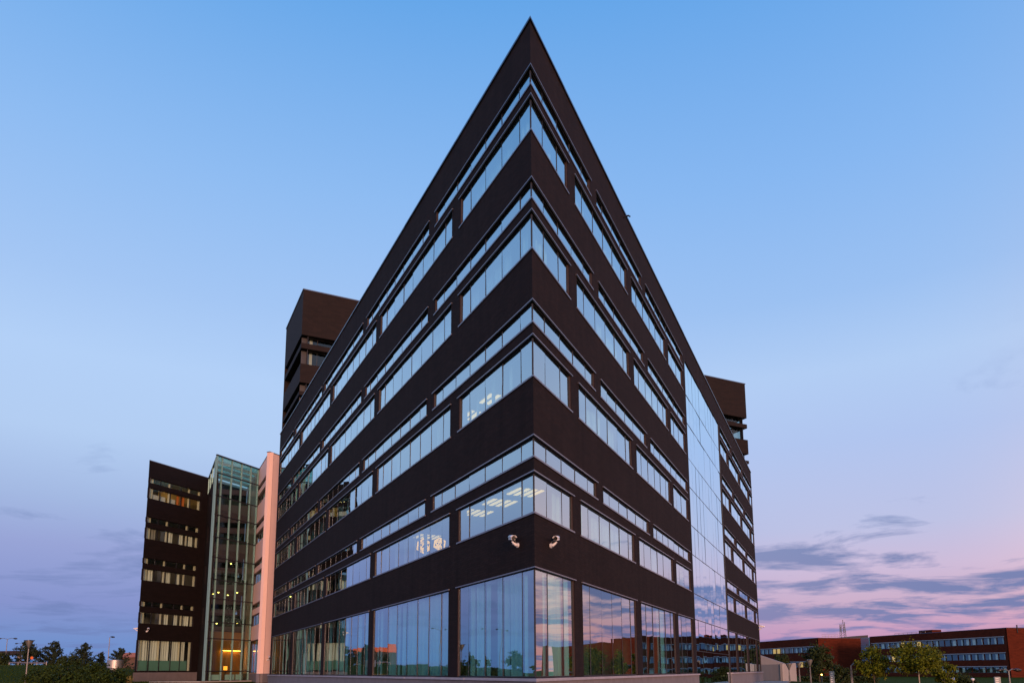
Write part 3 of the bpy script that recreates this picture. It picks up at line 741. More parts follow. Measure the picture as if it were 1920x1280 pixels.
for t in (2.3, 4.6, 6.9, 9.2):
    m = MB(); AS.box(m, t, t + 0.07, Zw(17.96), Zw(19.6), -0.02, 0.1); m.build('mullion', MINT, atr)
m = MB(); AF.box(m, -0.08, 5.38, Zw(19.62), Zw(19.72), -0.08, 0.10); m.build('eaves_bar', MULL, atr)
m = MB(); AS.box(m, 0.1, 9.3, Zw(19.62), Zw(19.72), -0.06, 0.10); m.build('eaves_bar', MULL, atr)
for k in range(5):
    d0 = 1.5 + k * 1.75
    m = MB(); AI.box(m, 0.05, 5.3, Zw(19.35), Zw(19.6), d0, d0 + 0.12); m.build('roof_beam', WHITE, atr)
m = MB(); AI.box(m, 0.1, 5.3, Zw(19.63), Zw(19.66), 0.12, 8.2); m.build('glass_roof', ATGLASS, atr)
for z in (4.3, 8.2, 12.1, 15.95):                 # galleries inside
    m = MB(); AI.box(m, 1.2, 5.3, Zw(z) - 0.28, Zw(z), 4.4, 8.2); m.build('gallery', DARKIN, atr)
    m = MB(); AI.box(m, 1.2, 5.3, Zw(z), Zw(z) + 0.95, 4.38, 4.44); m.build('balustrade', DARKIN, atr)
m = MB(); AI.box(m, 0.15, 5.3, Zw(-0.9), Zw(-0.72), 0.12, 8.2); m.build('floor', CARPET, atr)
m = MB(); AI.box(m, 0.9, 5.25, Zw(-0.7), Zw(3.9), 4.9, 5.1); m.build('timber_wall', pmat('orange_timber', (0.46, 0.17, 0.04), 0.7, 0.35, 1.4, stretch=(1, 1, 0.25)), atr)
for t0, t1 in ((0.7, 2.0), (2.45, 3.6), (3.75, 4.6)):
    m = MB(); AI.box(m, t0, t1, Zw(-0.68), Zw(-0.2), 0.5, 0.75); m.build('bench', WHITE, atr)
def spot(t, dep, z, lab, r=0.07, mat=LAMP_Y, grp='small yellow lamps inside the atrium'):
    c = Vector(AI.pt(t, dep, z)); th = thing('spot_lamp', lab, 'lamp', c, group=grp)
    m = MB(); m.lathe([(r * 1.3, c.z), (r * 1.3, c.z + 0.10), (r * 0.6, c.z + 0.16)], 12, (c.x, c.y)); m.build('housing', BLACK, th)
    m = MB(); m.lathe([(0.001, c.z - r), (r * 0.8, c.z - r * 0.6), (r * 1.1, c.z - 0.002)], 12, (c.x, c.y)); m.build('bulb', mat, th, smooth=True)
for i, (t, z, w) in enumerate(((2.9, 10.7, 'highest of the yellow lamps in the glass atrium'), (0.9, 7.55, 'leftmost lamp of the upper lamp row in the atrium'), (1.5, 7.75, 'second lamp from the left in the upper lamp row of the atrium'),
                               (2.7, 7.6, 'third lamp from the left in the upper lamp row of the atrium'), (3.9, 7.95, 'rightmost lamp of the upper lamp row in the atrium'), (1.5, 4.8, 'left lamp of the lower lamp row in the atrium'),
                               (4.1, 4.95, 'right lamp of the lower lamp row in the atrium'))):
    spot(t, 3.8, Zw(z) - 0.2, w)
def cove(t0, t1, dep, z, lab):
    c = AI.pt((t0 + t1) / 2, dep, z); th = thing('wall_light', lab, 'lamp', c)
    m = MB(); AI.box(m, t0, t1, z, z + 0.10, dep, dep + 0.12); m.build('housing', BLACK, th)
    m = MB(); AI.box(m, t0 + 0.03, t1 - 0.03, z - 0.035, z - 0.002, dep + 0.01, dep + 0.11); m.build('tube', emat('amber_tube', (1.0, 0.40, 0.05), 24.0), th)
cove(2.4, 4.9, 4.6, Zw(2.1), 'long amber light over the timber wall inside the atrium')
c = AI.pt(2.95, 4.3, Zw(0.3)); th = thing('display_screen', 'small glowing orange-red screen inside the atrium at ground level', 'screen', c)
m = MB(); AI.box(m, 2.7, 3.25, Zw(0.18), Zw(0.62), 4.30, 4.36); m.build('screen_body', BLACK, th)
m = MB(); AI.box(m, 2.73, 3.22, Zw(0.21), Zw(0.59), 4.285, 4.298); m.build('screen_face', LAMP_O, th)
m = MB(); AI.box(m, 2.93, 3.02, Zw(-0.72), Zw(0.18), 4.31, 4.37); m.build('stand', BLACK, th)

# ------------------------------------------------------------------ security cameras
def security_camera(pos, face2d, look2d, lab, s=1.0, tilt=-0.28):
    """pos: bracket foot on the wall; face2d: out of the wall; look2d: where the lens points on plan"""
    p = Vector(pos); n = Vector((face2d.x, face2d.y, 0)).normalized(); l = Vector((look2d.x, look2d.y, tilt)).normalized()
    th = thing('security_camera', lab, 'security camera', p, group='white wall-mounted security cameras')
    up = Vector((0, 0, 1)); side = l.cross(up).normalized(); u = side.cross(l)
    m = MB(); m.tube([p + n * 0.002 * s, p + n * 0.03 * s], 0.055 * s, 14); m.build('wall_plate', WHITE, th)
    e = p + n * 0.15 * s + l * -0.02 * s + up * 0.08 * s
    m = MB(); m.tube([p + n * 0.03 * s, p + n * 0.07 * s + up * 0.01 * s, p + n * 0.12 * s + up * 0.04 * s, e], [0.042 * s, 0.036 * s, 0.024 * s, 0.022 * s], 10); m.build('bracket', WHITE, th, smooth=True)
    c = e + up * 0.075 * s
    def obx(c0, a, b, w, h0, h1):
        k = MB(); k.hexa([c0 + l*a - side*w + u*h0, c0 + l*b - side*w + u*h0, c0 + l*b + side*w + u*h0, c0 + l*a + side*w + u*h0, c0 + l*a - side*w + u*h1, c0 + l*b - side*w + u*h1, c0 + l*b + side*w + u*h1, c0 + l*a + side*w + u*h1]); return k
    obx(c, -0.17*s, 0.12*s, 0.048*s, -0.045*s, 0.045*s).build('housing', WHITE, th, bevel=0.012*s)
    sh = MB()                                       # arched sun shield longer than the housing
    for k in range(9):
        a = pi * k / 8; sh.v += [tuple(c + l*(-0.16*s) + side*cos(a)*0.062*s + u*(0.012 + 0.055*sin(a))*s), tuple(c + l*(0.20*s) + side*cos(a)*0.062*s + u*(0.012 + 0.055*sin(a))*s)]
    for k in range(8): sh.f.append((2*k, 2*k+1, 2*k+3, 2*k+2))
    so = sh.build('sun_shield', WHITE, th, smooth=True, fix=False); so.modifiers.new('thick', 'SOLIDIFY').thickness = 0.006 * s
    m = MB(); m.tube([c + l*0.121*s, c + l*0.135*s], 0.042*s, 16); m.build('lens', BLACK, th)
    m = MB(); pts = []
    for k in range(9):
        a = pi * k / 8; pts.append(p + n*0.03*s + n*(0.05 - 0.05*cos(a))*s + up*0.10*s*sin(a) + side*0.02*s)
    m.tube(pts, 0.006*s, 6); m.build('cable', GALV, th)
security_camera(FL.pt(0.98, 0, Zw(3.53)), -INL, (DR * -0.4 - DL * 0.95 + Vector((0.1, -0.2))), 'white security camera on the left face beside the sharp corner', 1.25)
security_camera(FR1.pt(1.20, 0, Zw(3.55)), -INR, (DL * -0.4 - DR * 0.95 + Vector((-0.1, -0.2))), 'white security camera on the right face beside the sharp corner', 1.25)
security_camera(WF.pt(0.95, 0, Zw(3.75)), -inW, -DL, 'white security camera above the ground floor of the left wing', 1.5)
security_camera(WE.pt(0.35, 0, Zw(3.8)), -INL, -INL, 'camera jutting from the far left edge of the left wing', 1.15)
security_camera(FR2.pt(21.2, 0, Zw(3.9)), -INR, -INR, 'camera jutting from the far right edge of the dark block', 1.7)
security_camera(PE.pt(0.9, 0, Zw(1.05)), -inW, -DL, 'small camera low on the pale pink wall', 1.4)

# ------------------------------------------------------------------ brick offices on the right
def brick_block(lab, a, b, w_end, ztop, z_bot, rows, step, lit=(), group='red brick office blocks', end_dir=None, seed=1):
    """facade from a (near) to b (far); plain end wall from a away to the right"""
    random.seed(seed)
    a, b = Vector(a), Vector(b); d = (b - a).normalized(); Lf = (b - a).length
    inn = Vector((d.y, -d.x)); inn = inn if inn.x > 0 else -inn
    th = thing('brick_building', lab, 'building', (a.x, a.y, 0), group=group)
    fa = Facade(a, d, inn, Lf)
    g = [(1.0, Lf - 0.8, mulls_between(1.0, Lf - 0.8, 1.0 + step, step))]
    rr = [(Zw(lo), Zw(hi)) for lo, hi in rows]
    wall_with(fa, th, [(lo, hi, [(x, y) for x, y, _ in g]) for lo, hi in rr], z_bot, Zw(ztop), BRICK, 0.4)
    for ri, (lo, hi) in enumerate(rr):
        x, y, ms = g[0]
        f = MB(); fa.box(f, x, y, lo, lo + 0.1, 0.12, 0.25); fa.box(f, x, y, hi - 0.1, hi, 0.12, 0.25); w = f.build('window_band', MULL, th)
        m = MB(); fa.box(m, x - 0.1, y + 0.1, hi + 0.02, hi + 0.20, -0.06, -0.004); m.build('lintel', LINTEL, w)
        ed = [x] + ms + [y]
        for k, (p, q) in enumerate(zip(ed[:-1], ed[1:])):
            m = MB(); fa.box(m, p, p + 0.26, lo + 0.1, hi - 0.1, 0.10, 0.26); m.build('mullion', BRICK if k % 2 else MULL, w)
            m = MB(); fa.quad(m, p + 0.26, q, lo + 0.1, hi - 0.1, 0.2 + random.uniform(-.01, .01), 0.2 + random.uniform(-.01, .01)); m.build('pane', WGLASS, w, fix=False)
            r = random.random()
            if (ri, k) in lit:
                m = MB(); fa.quad(m, p + 0.28, q - 0.02, lo + 0.1, hi - 0.1, 0.5); m.build('lit_blind', LITBL, w, fix=False)
            elif r < 0.75:
                u0 = p + 0.3 + random.uniform(0, 0.5); u1 = min(q - 0.05, u0 + random.uniform(0.4, 1.2))
                curtain(fa, w, u0, u1, lo + 0.08, hi - 0.08, 0.45, CURT, 'blind', 0.03, 0.5)
    for lo, hi in rr:
        m = MB(); fa.box(m, 0.4, Lf - 0.4, hi + 0.1, hi + 0.4, 0.42, 8); m.build('ceiling', CEIL, th)
    m = MB(); fa.box(m, 0.4, Lf - 0.4, z_bot, Zw(ztop) - 0.6, 4.0, 4.3); m.build('inner_wall', INWALL, th)
    e = Facade(a - d * 0.004, inn, d, w_end)
    m = MB(); e.box(m, 0.0, w_end, z_bot, Zw(ztop), 0.0, 0.4); m.build('end_wall', BRICK, th)
    m = MB(); e.box(m, -0.05, w_end, Zw(ztop) + 0.001, Zw(ztop) + 0.12, -0.06, 0.44); m.build('coping', COPING, th)
    m = MB(); fa.box(m, 0.45, Lf, Zw(ztop) + 0.001, Zw(ztop) + 0.12, -0.06, 0.44); m.build('coping', COPING, th)
    m = MB(); fa.box(m, 0.0, Lf, Zw(ztop) - 0.5, Zw(ztop) - 0.2, 0.42, w_end); m.build('roof', ROOF, th)
    m = MB(); fa.box(m, 0.0, Lf, z_bot, Zw(ztop) - 0.3, w_end - 0.4, w_end); m.build('back_wall', BRICK, th)
    f2 = Facade(b, inn, d, w_end)
    m = MB(); f2.box(m, 0.42, w_end - 0.42, z_bot, Zw(ztop) - 0.3, -0.45, -0.05); m.build('far_wall', BRICK, th)
    return th, fa
A0, A1 = Vector((117.0, 179.0)), Vector((106.0, 226.0))
rowsA = [(-1.1, 0.35), (2.0, 3.6), (5.75, 7.45)]
thA, faA = brick_block('long red brick office at the far right with two yellow-lit windows', A0, A1, 21.0, 9.55, -1.6, rowsA, 2.05, lit=((2, 13), (2, 16), (1, 18)), seed=3)
dA = (A1 - A0).normalized(); nA = Vector((dA.y, -dA.x)); nA = nA if nA.x > 0 else -nA
B0 = Vector((96.0, 240.0)); B1 = B0 + dA * 62
thB, faB = brick_block('red brick office half hidden behind the dark block, with a plain gable', B0, B1, 24.0, 9.9, -1.6, [(0.6, 2.4), (5.4, 7.2)], 2.6, lit=((1, 8), (1, 9), (0, 3)), seed=9)
C0 = A0 + nA * 42 + dA * 16
thC, faC = brick_block('red brick office beyond the right edge, mirrored in the ground floor glass', C0, C0 + dA * 60, 40.0, 9.3, -1.6, rowsA, 2.4, seed=12)
D0 = A0 + nA * 36 - dA * 70
thD, faD = brick_block('nearer red brick office mirrored in the corner glass', D0, D0 + dA * 34, 30.0, 8.4, -1.6, rowsA, 2.4, seed=15)
# glass link
lk_ = thing('glass_link', 'pale green glass link joining the two brick offices', 'building', (*(A1 + dA * 0.5), 0))
FLk = Facade(A1 + dA * 0.2, dA, nA, 4.0)
for k, (z0, z1) in enumerate(((-1.6, 1.0), (1.05, 4.2), (4.25, 6.8), (6.85, 9.4))):
    m = MB(); FLk.quad(m, 0.05, 3.95, Zw(z0), Zw(z1), 0.1); m.build('pane', ATGLASS, lk_, fix=False)
    m = MB(); FLk.box(m, 0.0, 4.0, Zw(z1), Zw(z1) + 0.05, 0.05, 0.2); m.build('transom', MINT, lk_)
m = MB(); FLk.box(m, 0.0, 4.0, Zw(-1.8), Zw(9.3), 3.0, 3.2); m.build('inner_wall', pmat('pale_green_wall', (0.30, 0.42, 0.38), 0.8), lk_)
# mast and roof rails
mast_c = B0 + nA * 13 + dA * 5
ms_ = thing('antenna_mast', 'lattice antenna mast on the roof of the brick office', 'mast', (mast_c.x, mast_c.y, Zw(9.6)))
zb = Zw(9.6); w = 0.75
for sx in (-1, 1):
    for sy in (-1, 1):
        m = MB(); m.tube([(mast_c.x + sx * w, mast_c.y + sy * w, zb), (mast_c.x + sx * w * 0.75, mast_c.y + sy * w * 0.75, zb + 5.2)], 0.09, 6); m.build('leg', GALV, ms_)
for k in range(6):
    z = zb + 0.4 + k * 0.8; ww = w * (1 - 0.25 * (z - zb) / 5.2)
    for (p, q) in (((-1, -1), (1, -1)), ((1, -1), (1, 1)), ((-1, 1), (-1, -1))):
        m = MB(); m.tube([(mast_c.x + p[0] * ww, mast_c.y + p[1] * ww, z), (mast_c.x + q[0] * ww, mast_c.y + q[1] * ww, z + 0.7)], 0.05, 5); m.build('brace', GALV, ms_)
for dx, h in ((-0.9, 4.4), (0.0, 6.6), (0.5, 5.8)):
    m = MB(); m.tube([(mast_c.x + dx, mast_c.y - 0.6, zb + 2.6), (mast_c.x + dx, mast_c.y - 0.6, zb + h)], 0.10, 6); m.build('antenna', GALV, ms_)
ph = B0 + nA * 9 + dA * 3
m = MB(); q = [ph, ph + nA * 12, ph + nA * 12 + dA * 8, ph + dA * 8]
i = len(m.v); m.prism([(p.x, p.y) for p in q], Zw(9.2), Zw(10.6))
m.v[5] = (m.v[5][0], m.v[5][1], Zw(11.1)); m.v[6] = (m.v[6][0], m.v[6][1], Zw(11.1)); m.v[4] = (m.v[4][0], m.v[4][1], Zw(10.0)); m.v[7] = (m.v[7][0], m.v[7][1], Zw(10.0))
m.build('roof_house', ROOF, thB)
def rail(p, q, z, th, n):
    for k in range(n + 1):
        c = p + (q - p) * k / n; m = MB(); m.tube([(c.x, c.y, z), (c.x, c.y, z + 1.2)], 0.045, 5); m.build('rail_post', GALV, th)
    for h in (0.6, 1.2):
        m = MB(); m.tube([(p.x, p.y, z + h), (q.x, q.y, z + h)], 0.04, 5); m.build('rail_bar', GALV, th)
rail(A1 - dA * 6 + nA * 4, A1 - dA * 18 + nA * 4, Zw(9.1), thA, 7)
rail(B0 + nA * 3 + dA * 2, B0 + nA * 9 + dA * 2, Zw(9.9), thB, 5)
m = MB(); c_ = A1 - dA * 15 + nA * 4.5; q = [c_, c_ - dA * 5, c_ - dA * 5 + nA * 3, c_ + nA * 3]; m.prism([(p.x, p.y) for p in q], Zw(9.0), Zw(10.7)); m.build('roof_house', BRICK, thA)
c_ = A0 + nA * 3 - dA * 0.1
m = MB(); m.tube([(c_.x, c_.y, Zw(8.4)), (c_.x, c_.y, Zw(10.3))], 0.14, 8); m.build('vent_pipe', BLACK, thA)

# ------------------------------------------------------------------ concrete enclosure, lamps, signs on the right
def pix(px, py, dist):
    """direction of a photo pixel, at a given depth along the view"""
    a, b = px - 972.475, py - 1038.86; r = rad(-0.30); u = a * cos(r) + b * sin(r); v = -a * sin(r) + b * cos(r)
    c, s = cos(rad(8.889)), sin(rad(8.889)); x, up = u / 1392.6, -v / 1392.6
    d = Vector((x, c - up * s, s + up * c)); return d * (dist / d.y)
def at(px, dist):
    p = pix(px, 1255, dist); return Vector((p.x, p.y, ground_z(p.x, p.y)))
enc = thing('concrete_enclosure', 'pale concrete ramp enclosure with a slanted back wall beside the dark block', 'enclosure', at(1462, 86))
e0, e1, e2 = at(1427, 82), at(1467, 79.5), at(1493, 82)
def wallseg(p, q, h0, h1, th_, nm, mat=CONC):
    d = (q - p); d.z = 0; d.normalize(); n = Vector((-d.y, d.x, 0)) * th_
    z = -1.6; m = MB()
    m.hexa([Vector((p.x, p.y, z)), Vector((q.x, q.y, z)), Vector((q.x, q.y, z)) + n, Vector((p.x, p.y, z)) + n,
            Vector((p.x, p.y, h0)), Vector((q.x, q.y, h1)), Vector((q.x, q.y, h1)) + n, Vector((p.x, p.y, h0)) + n]); return m.build(nm, mat, enc)
wallseg(e0, e1, Zw(0.52), Zw(0.56), 0.25, 'front_wall')
wallseg(e1, e2, Zw(0.56), Zw(0.70), 0.25, 'side_wall')
f0, f1 = at(1424, 90), at(1470, 88)
wallseg(f0, f1, Zw(1.75), Zw(0.72), 0.3, 'back_wall')
m = MB(); m.prism([(e0.x - 3, e0.y), (e1.x, e1.y), (e1.x - 0.2, e1.y + 0.4), (e0.x - 3, e0.y + 0.4)], Zw(0.2), Zw(0.3)); 
def funnel_lamp(px, dist, top_z, lab, base=None):
    p = at(px, dist) if base is None else base
    th = thing('funnel_lamp', lab, 'lamp post', p, group='lamp posts with funnel-shaped heads')
    h = top_z - p.z; x, y = p.x, p.y
    m = MB(); m.tube([(x, y, p.z - 0.1), (x, y, p.z + 0.6)], 0.075, 10); m.build('base', GALV, th)
    m = MB(); m.tube([(x, y, p.z + 0.6), (x, y, top_z - 0.55)], [0.055, 0.045], 10); m.build('pole', GALV, th)
    m = MB(); m.lathe([(0.05, top_z - 0.6), (0.08, top_z - 0.5), (0.27, top_z - 0.06), (0.27, top_z - 0.04)], 18, (x, y)); m.build('funnel', GALV, th, smooth=True)
    m = MB(); m.lathe([(0.34, top_z - 0.035), (0.34, top_z), (0.05, top_z + 0.03)], 18, (x, y)); m.build('cap', BLACK, th)
funnel_lamp(1519, 66, pix(1518, 1236, 66).z + EYE, 'tallest funnel lamp in front of the dark tree by the brick gable')
funnel_lamp(1498.5, 74, pix(1498, 1242, 74).z + EYE, 'middle funnel lamp right of the concrete enclosure')
funnel_lamp(1479.5, 70, pix(1479, 1243, 70).z + EYE, 'funnel lamp in front of the concrete enclosure')
funnel_lamp(50, 54, pix(53, 1199.5, 54).z + EYE, 'funnel lamp standing on the grass at the far left')
def totem(px, dist, py_top, w, lab):
    p = at(px, dist); zt = pix(px, py_top, dist).z + EYE
    th = thing('information_pylon', lab, 'sign pylon', p)
    m = MB(); m.box(p.x - w/2, p.x + w/2, p.y - 0.07, p.y + 0.07, p.z - 0.1, zt); m.build('slab', pmat('pylon_grey', (0.30, 0.34, 0.32), 0.5), th, bevel=0.01)
    for k in range(7):
        z = zt - 0.12 - k * 0.16
        m = MB(); m.box(p.x - w*0.38, p.x + w*0.12, p.y - 0.082, p.y - 0.072, z - 0.06, z); m.build('sign_strip', WHITE, th)
totem(1559, 58, 1257.5, 0.34, 'narrow grey-green information pylon on the lawn at right')
totem(1868, 64, 1268, 0.5, 'small pale sign pylon at the far right before the brick office')
def street_lamp(p, h, lab, arms=1, grp='tall street lamps along the road', dirx=1, armlen=1.6):
    th = thing('street_lamp', lab, 'street lamp', p, group=grp)
    m = MB(); m.tube([(p.x, p.y, p.z - 0.2), (p.x, p.y, p.z + h)], [0.10, 0.06], 10); m.build('pole', GALV, th)
    for s in ([dirx] if arms == 1 else [-1, 1]):
        m = MB(); m.tube([(p.x, p.y, p.z + h - 0.05), (p.x + s * armlen * 0.6, p.y, p.z + h + 0.15), (p.x + s * armlen, p.y, p.z + h + 0.12)], 0.045, 8); m.build('arm', GALV, th)
        m = MB(); c = Vector((p.x + s * (armlen + 0.3), p.y, p.z + h + 0.06)); m.tube([c + Vector((-0.35 * s, 0, 0.05)), c, c + Vector((0.35 * s, 0, -0.02))], [0.09, 0.17, 0.10], 10); m.build('lamp_head', BLACK, th, smooth=True)
p = at(1891, 70); street_lamp(p, pix(1891, 1256.5, 70).z + EYE - p.z, 'lamp with two arms before the brick gable at the right edge', 2, armlen=0.5)
p = at(1596, 56); street_lamp(p, pix(1596, 1246.5, 56).z + EYE - p.z, 'short lamp with one arm beside the left yellow-green tree', 1, armlen=0.35)
p = at(1822, 66)
th = thing('globe_lamp', 'low globe lamp in front of the long brick office', 'lamp post', p)
zt = pix(1822, 1271, 66).z + EYE
m = MB(); m.tube([(p.x, p.y, p.z - 0.1), (p.x, p.y, zt - 0.2)], 0.04, 8); m.build('pole', GALV, th)
m = MB(); m.lathe([(0.02, zt - 0.24), (0.10, zt - 0.2), (0.14, zt - 0.1), (0.16, zt - 0.05), (0.10, zt + 0.02), (0.01, zt + 0.04)], 14, (p.x, p.y)); m.build('globe', WHITE, th, smooth=True)
p = at(1784, 60); zt = pix(1784, 1267.5, 60).z + EYE
th = thing('traffic_sign', 'round blue traffic sign right of the birch-like tree', 'traffic sign', p)
m = MB(); m.tube([(p.x, p.y, p.z - 0.1), (p.x, p.y, zt)], 0.03, 8); m.build('post', GALV, th)
m = MB(); m.tube([(p.x, p.y - 0.035, zt - 0.17), (p.x, p.y - 0.055, zt - 0.17)], 0.17, 18); m.build('sign_face', SIGNB, th)
m = MB(); m.box(p.x - 0.03, p.x + 0.03, p.y - 0.064, p.y - 0.056, zt - 0.27, zt - 0.10); m.build('arrow', WHITE, th)
p = at(1540, 96); zt = pix(1540, 1263, 96).z + EYE
th = thing('bollard_light', 'small lit bollard lamp under the dark tree', 'lamp', p)
m = MB(); m.tube([(p.x, p.y, p.z - 0.1), (p.x, p.y, zt - 0.12)], 0.05, 8); m.build('post', GALV, th)
m = MB(); m.lathe([(0.07, zt - 0.12), (0.09, zt - 0.04), (0.03, zt + 0.03)], 12, (p.x, p.y)); m.build('bulb', LAMP_Y, th)

# ------------------------------------------------------------------ vegetation
def leaves_mesh(name, pts, size, mat, parent, up=0.3, aspect=0.6):
    v, f = [], []
    for p in pts:
        n = Vector((random.gauss(0, 1), random.gauss(0, 1), random.gauss(0, 1) + up)).normalized()
        a = n.orthogonal().normalized(); a.rotate(Matrix.Rotation(random.uniform(0, 6.28), 3, n)); b = n.cross(a)
        s = size * random.uniform(0.6, 1.35); i = len(v)
        c = Vector(p)
        v += [tuple(c - a * s), tuple(c + b * s * aspect), tuple(c + a * s), tuple(c - b * s * aspect)]; f.append((i, i+1, i+2, i+3))
    me = bpy.data.meshes.new(name); me.from_pydata(v, [], f); me.update(); me.materials.append(mat)
    return link(name, me, parent)
def round_tree(p, h, r, lab, mat, bark=BARK, n=2600, clumps=46, size=0.11, seed=1, trunk=0.32, grp=None, cat='tree', name='tree', lobes=None):
    random.seed(seed)
    th = thing(name, lab, cat, p, group=grp)
    x, y, z = p; zt = z + h
    m = MB(); lean = random.uniform(-0.1, 0.1)
    m.tube([(x, y, z - 0.15), (x + lean * 0.4, y, z + h * 0.3), (x + lean, y, z + h * 0.62), (x + lean, y, z + h * 0.9)], [0.05 * h * 0.3, 0.04 * h * 0.3, 0.022 * h * 0.3, 0.008], 9)
    m.build('trunk', bark, th)
    cz = z + h * (trunk + 1) / 2; rz = h * (1 - trunk) / 2
    cs = []
    while len(cs) < clumps:
        a = Vector((random.uniform(-1, 1), random.uniform(-1, 1), random.uniform(-1, 1)))
        if 0.25 < a.length < 1: cs.append(Vector((x + a.x * r * (0.85 + 0.3 * random.random()), y + a.y * r * 0.9, cz + a.z * rz)))
    for c in cs[:9]:
        m = MB(); b = Vector((x + lean * 0.6, y, z + h * random.uniform(trunk * 0.8, 0.6))); mid = (b + c) / 2 + Vector((0, 0, -0.05 * h))
        m.tube([b, mid, c], [0.014 * h * 0.5, 0.008 * h * 0.5, 0.003], 6); m.build('limb', bark, th)
    pts = []
    for c in cs:
        cr = r * random.uniform(0.16, 0.34)
        for _ in range(n // clumps):
            pts.append((c.x + random.gauss(0, cr * 0.6), c.y + random.gauss(0, cr * 0.6), c.z + random.gauss(0, cr * 0.48)))
    leaves_mesh('crown', pts, size, mat, th)
    return th
def spiky_tree(p, h, r, lab, seed, mat=LEAF_P, n_whorl=13, grp='young trees on the skyline at left'):
    random.seed(seed)
    th = thing('young_tree', lab, 'tree', p, group=grp)
    x, y, z = p
    m = MB(); m.tube([(x, y, z - 0.2), (x, y, z + h * 0.5), (x, y, z + h)], [0.09, 0.06, 0.01], 8); m.build('trunk', BARK, th)
    pts = []
    for k in range(n_whorl):
        u = k / (n_whorl - 1); zz = z + h * (0.16 + 0.80 * u); rr = r * (1 - u) ** 0.75 + 0.10 * r
        nb = 7 if u < 0.7 else 5
        for j in range(nb):
            a = random.uniform(0, 6.28); ln = rr * random.uniform(0.65, 1.25)
            tip = Vector((x + cos(a) * ln, y + sin(a) * ln, zz + ln * random.uniform(0.25, 0.75)))
            b = Vector((x, y, zz))
            if u < 0.75 and j < 3:
                m = MB(); m.tube([b, (b + tip) / 2 - Vector((0, 0, 0.04)), tip], [0.028, 0.018, 0.006], 5); m.build('limb', BARK, th)
            for q in range(int(10 + 26 * ln)):
                t = random.random() ** 0.7; c = b + (tip - b) * t
                pts.append((c.x + random.gauss(0, 0.075), c.y + random.gauss(0, 0.075), c.z + random.gauss(0, 0.085)))
    leaves_mesh('crown', pts, 0.13, mat, th, aspect=0.45)
def tree_at(px, dist, py_top, wpx, **k):
    p = at(px, dist); h = pix(px, py_top, dist).z + EYE - p.z; return p, h, wpx / 1392.6 * dist / 2
# right-hand trees
g_ = 'trees before the brick offices'
p, h, r = tree_at(1638, 54, 1214, 56); round_tree(p, h, r, 'left of the two yellow-green trees before the brick office', LEAF_Y, n=3600, clumps=42, size=0.085, seed=4, trunk=0.22, grp=g_)
p, h, r = tree_at(1722, 52, 1207, 84); round_tree(p, h, r, 'broad yellow-green tree with a pale trunk before the brick office', LEAF_Y, BIRCH, n=5200, clumps=58, size=0.085, seed=11, trunk=0.25, grp=g_)
p, h, r = tree_at(1770, 56, 1242, 40); round_tree(p, h, r, 'small yellow-green tree at the right of the broad one', LEAF_Y, BIRCH, n=2200, clumps=34, size=0.085, seed=31, trunk=0.1, grp=g_)
p, h, r = tree_at(1536, 104, 1209, 52); round_tree(p, h, r, 'dark green tree against the plain brick gable', LEAF_D, n=4200, clumps=60, size=0.15, seed=8, trunk=0.2, grp=g_)
p, h, r = tree_at(1468, 118, 1222, 34); round_tree(p, h, r, 'dark tree behind the concrete enclosure', LEAF_D, n=2200, clumps=36, size=0.15, seed=18, trunk=0.2, grp=g_)
p, h, r = tree_at(1806, 100, 1262, 36); round_tree(p, h, r, 'dark rounded bush before the long brick office', LEAF_D, n=2000, clumps=30, size=0.13, seed=28, trunk=0.05, grp=g_, cat='bush', name='bush')
p, h, r = tree_at(1578, 92, 1248, 40); round_tree(p, h, r, 'low dark bush before the plain brick gable', LEAF_D, n=2000, clumps=30, size=0.13, seed=29, trunk=0.05, grp=g_, cat='bush', name='bush')
hd = thing('hedge', 'clipped dark hedge running before the plain brick gable', 'hedge', at(1570, 110)); random.seed(3)
h0, h1 = at(1500, 112), at(1640, 106); pts = []
for _ in range(5200):
    u = random.random(); c = h0 + (h1 - h0) * u; pts.append((c.x + random.gauss(0, 0.3), c.y + random.gauss(0, 0.35), -1.0 + random.random() ** 0.6 * 1.15))
leaves_mesh('foliage', pts, 0.12, LEAF_D, hd)
# left-hand skyline
for i, (px, d, top, w, l) in enumerate(((48, 96, 1201, 44, 'leftmost young spiky tree behind the funnel lamp'), (99, 98, 1202, 42, 'second young spiky tree from the left edge'), (156, 100, 1205, 40, 'third young spiky tree, pointed and lone, on the left skyline'),
                                        (222, 104, 1214, 38, 'young tree closest to the left wing'))):
    p, h, r = tree_at(px, d, top, w); spiky_tree(p, h, r * 1.3, l, 40 + i)
p, h, r = tree_at(188, 104, 1222, 26); spiky_tree(p, h, r, 'thin sparse young tree between two taller ones at left', 52)
p, h, r = tree_at(4, 92, 1222, 30); round_tree(p, h, r, 'dark bush cut by the left edge', LEAF_D, n=1800, clumps=26, size=0.12, seed=60, trunk=0.05, grp='bushes at left', cat='bush', name='bush')
p, h, r = tree_at(130, 90, 1229, 34); round_tree(p, h, r, 'dark low bush under the spiky trees', LEAF_D, n=1800, clumps=26, size=0.12, seed=61, trunk=0.05, grp='bushes at left', cat='bush', name='bush')
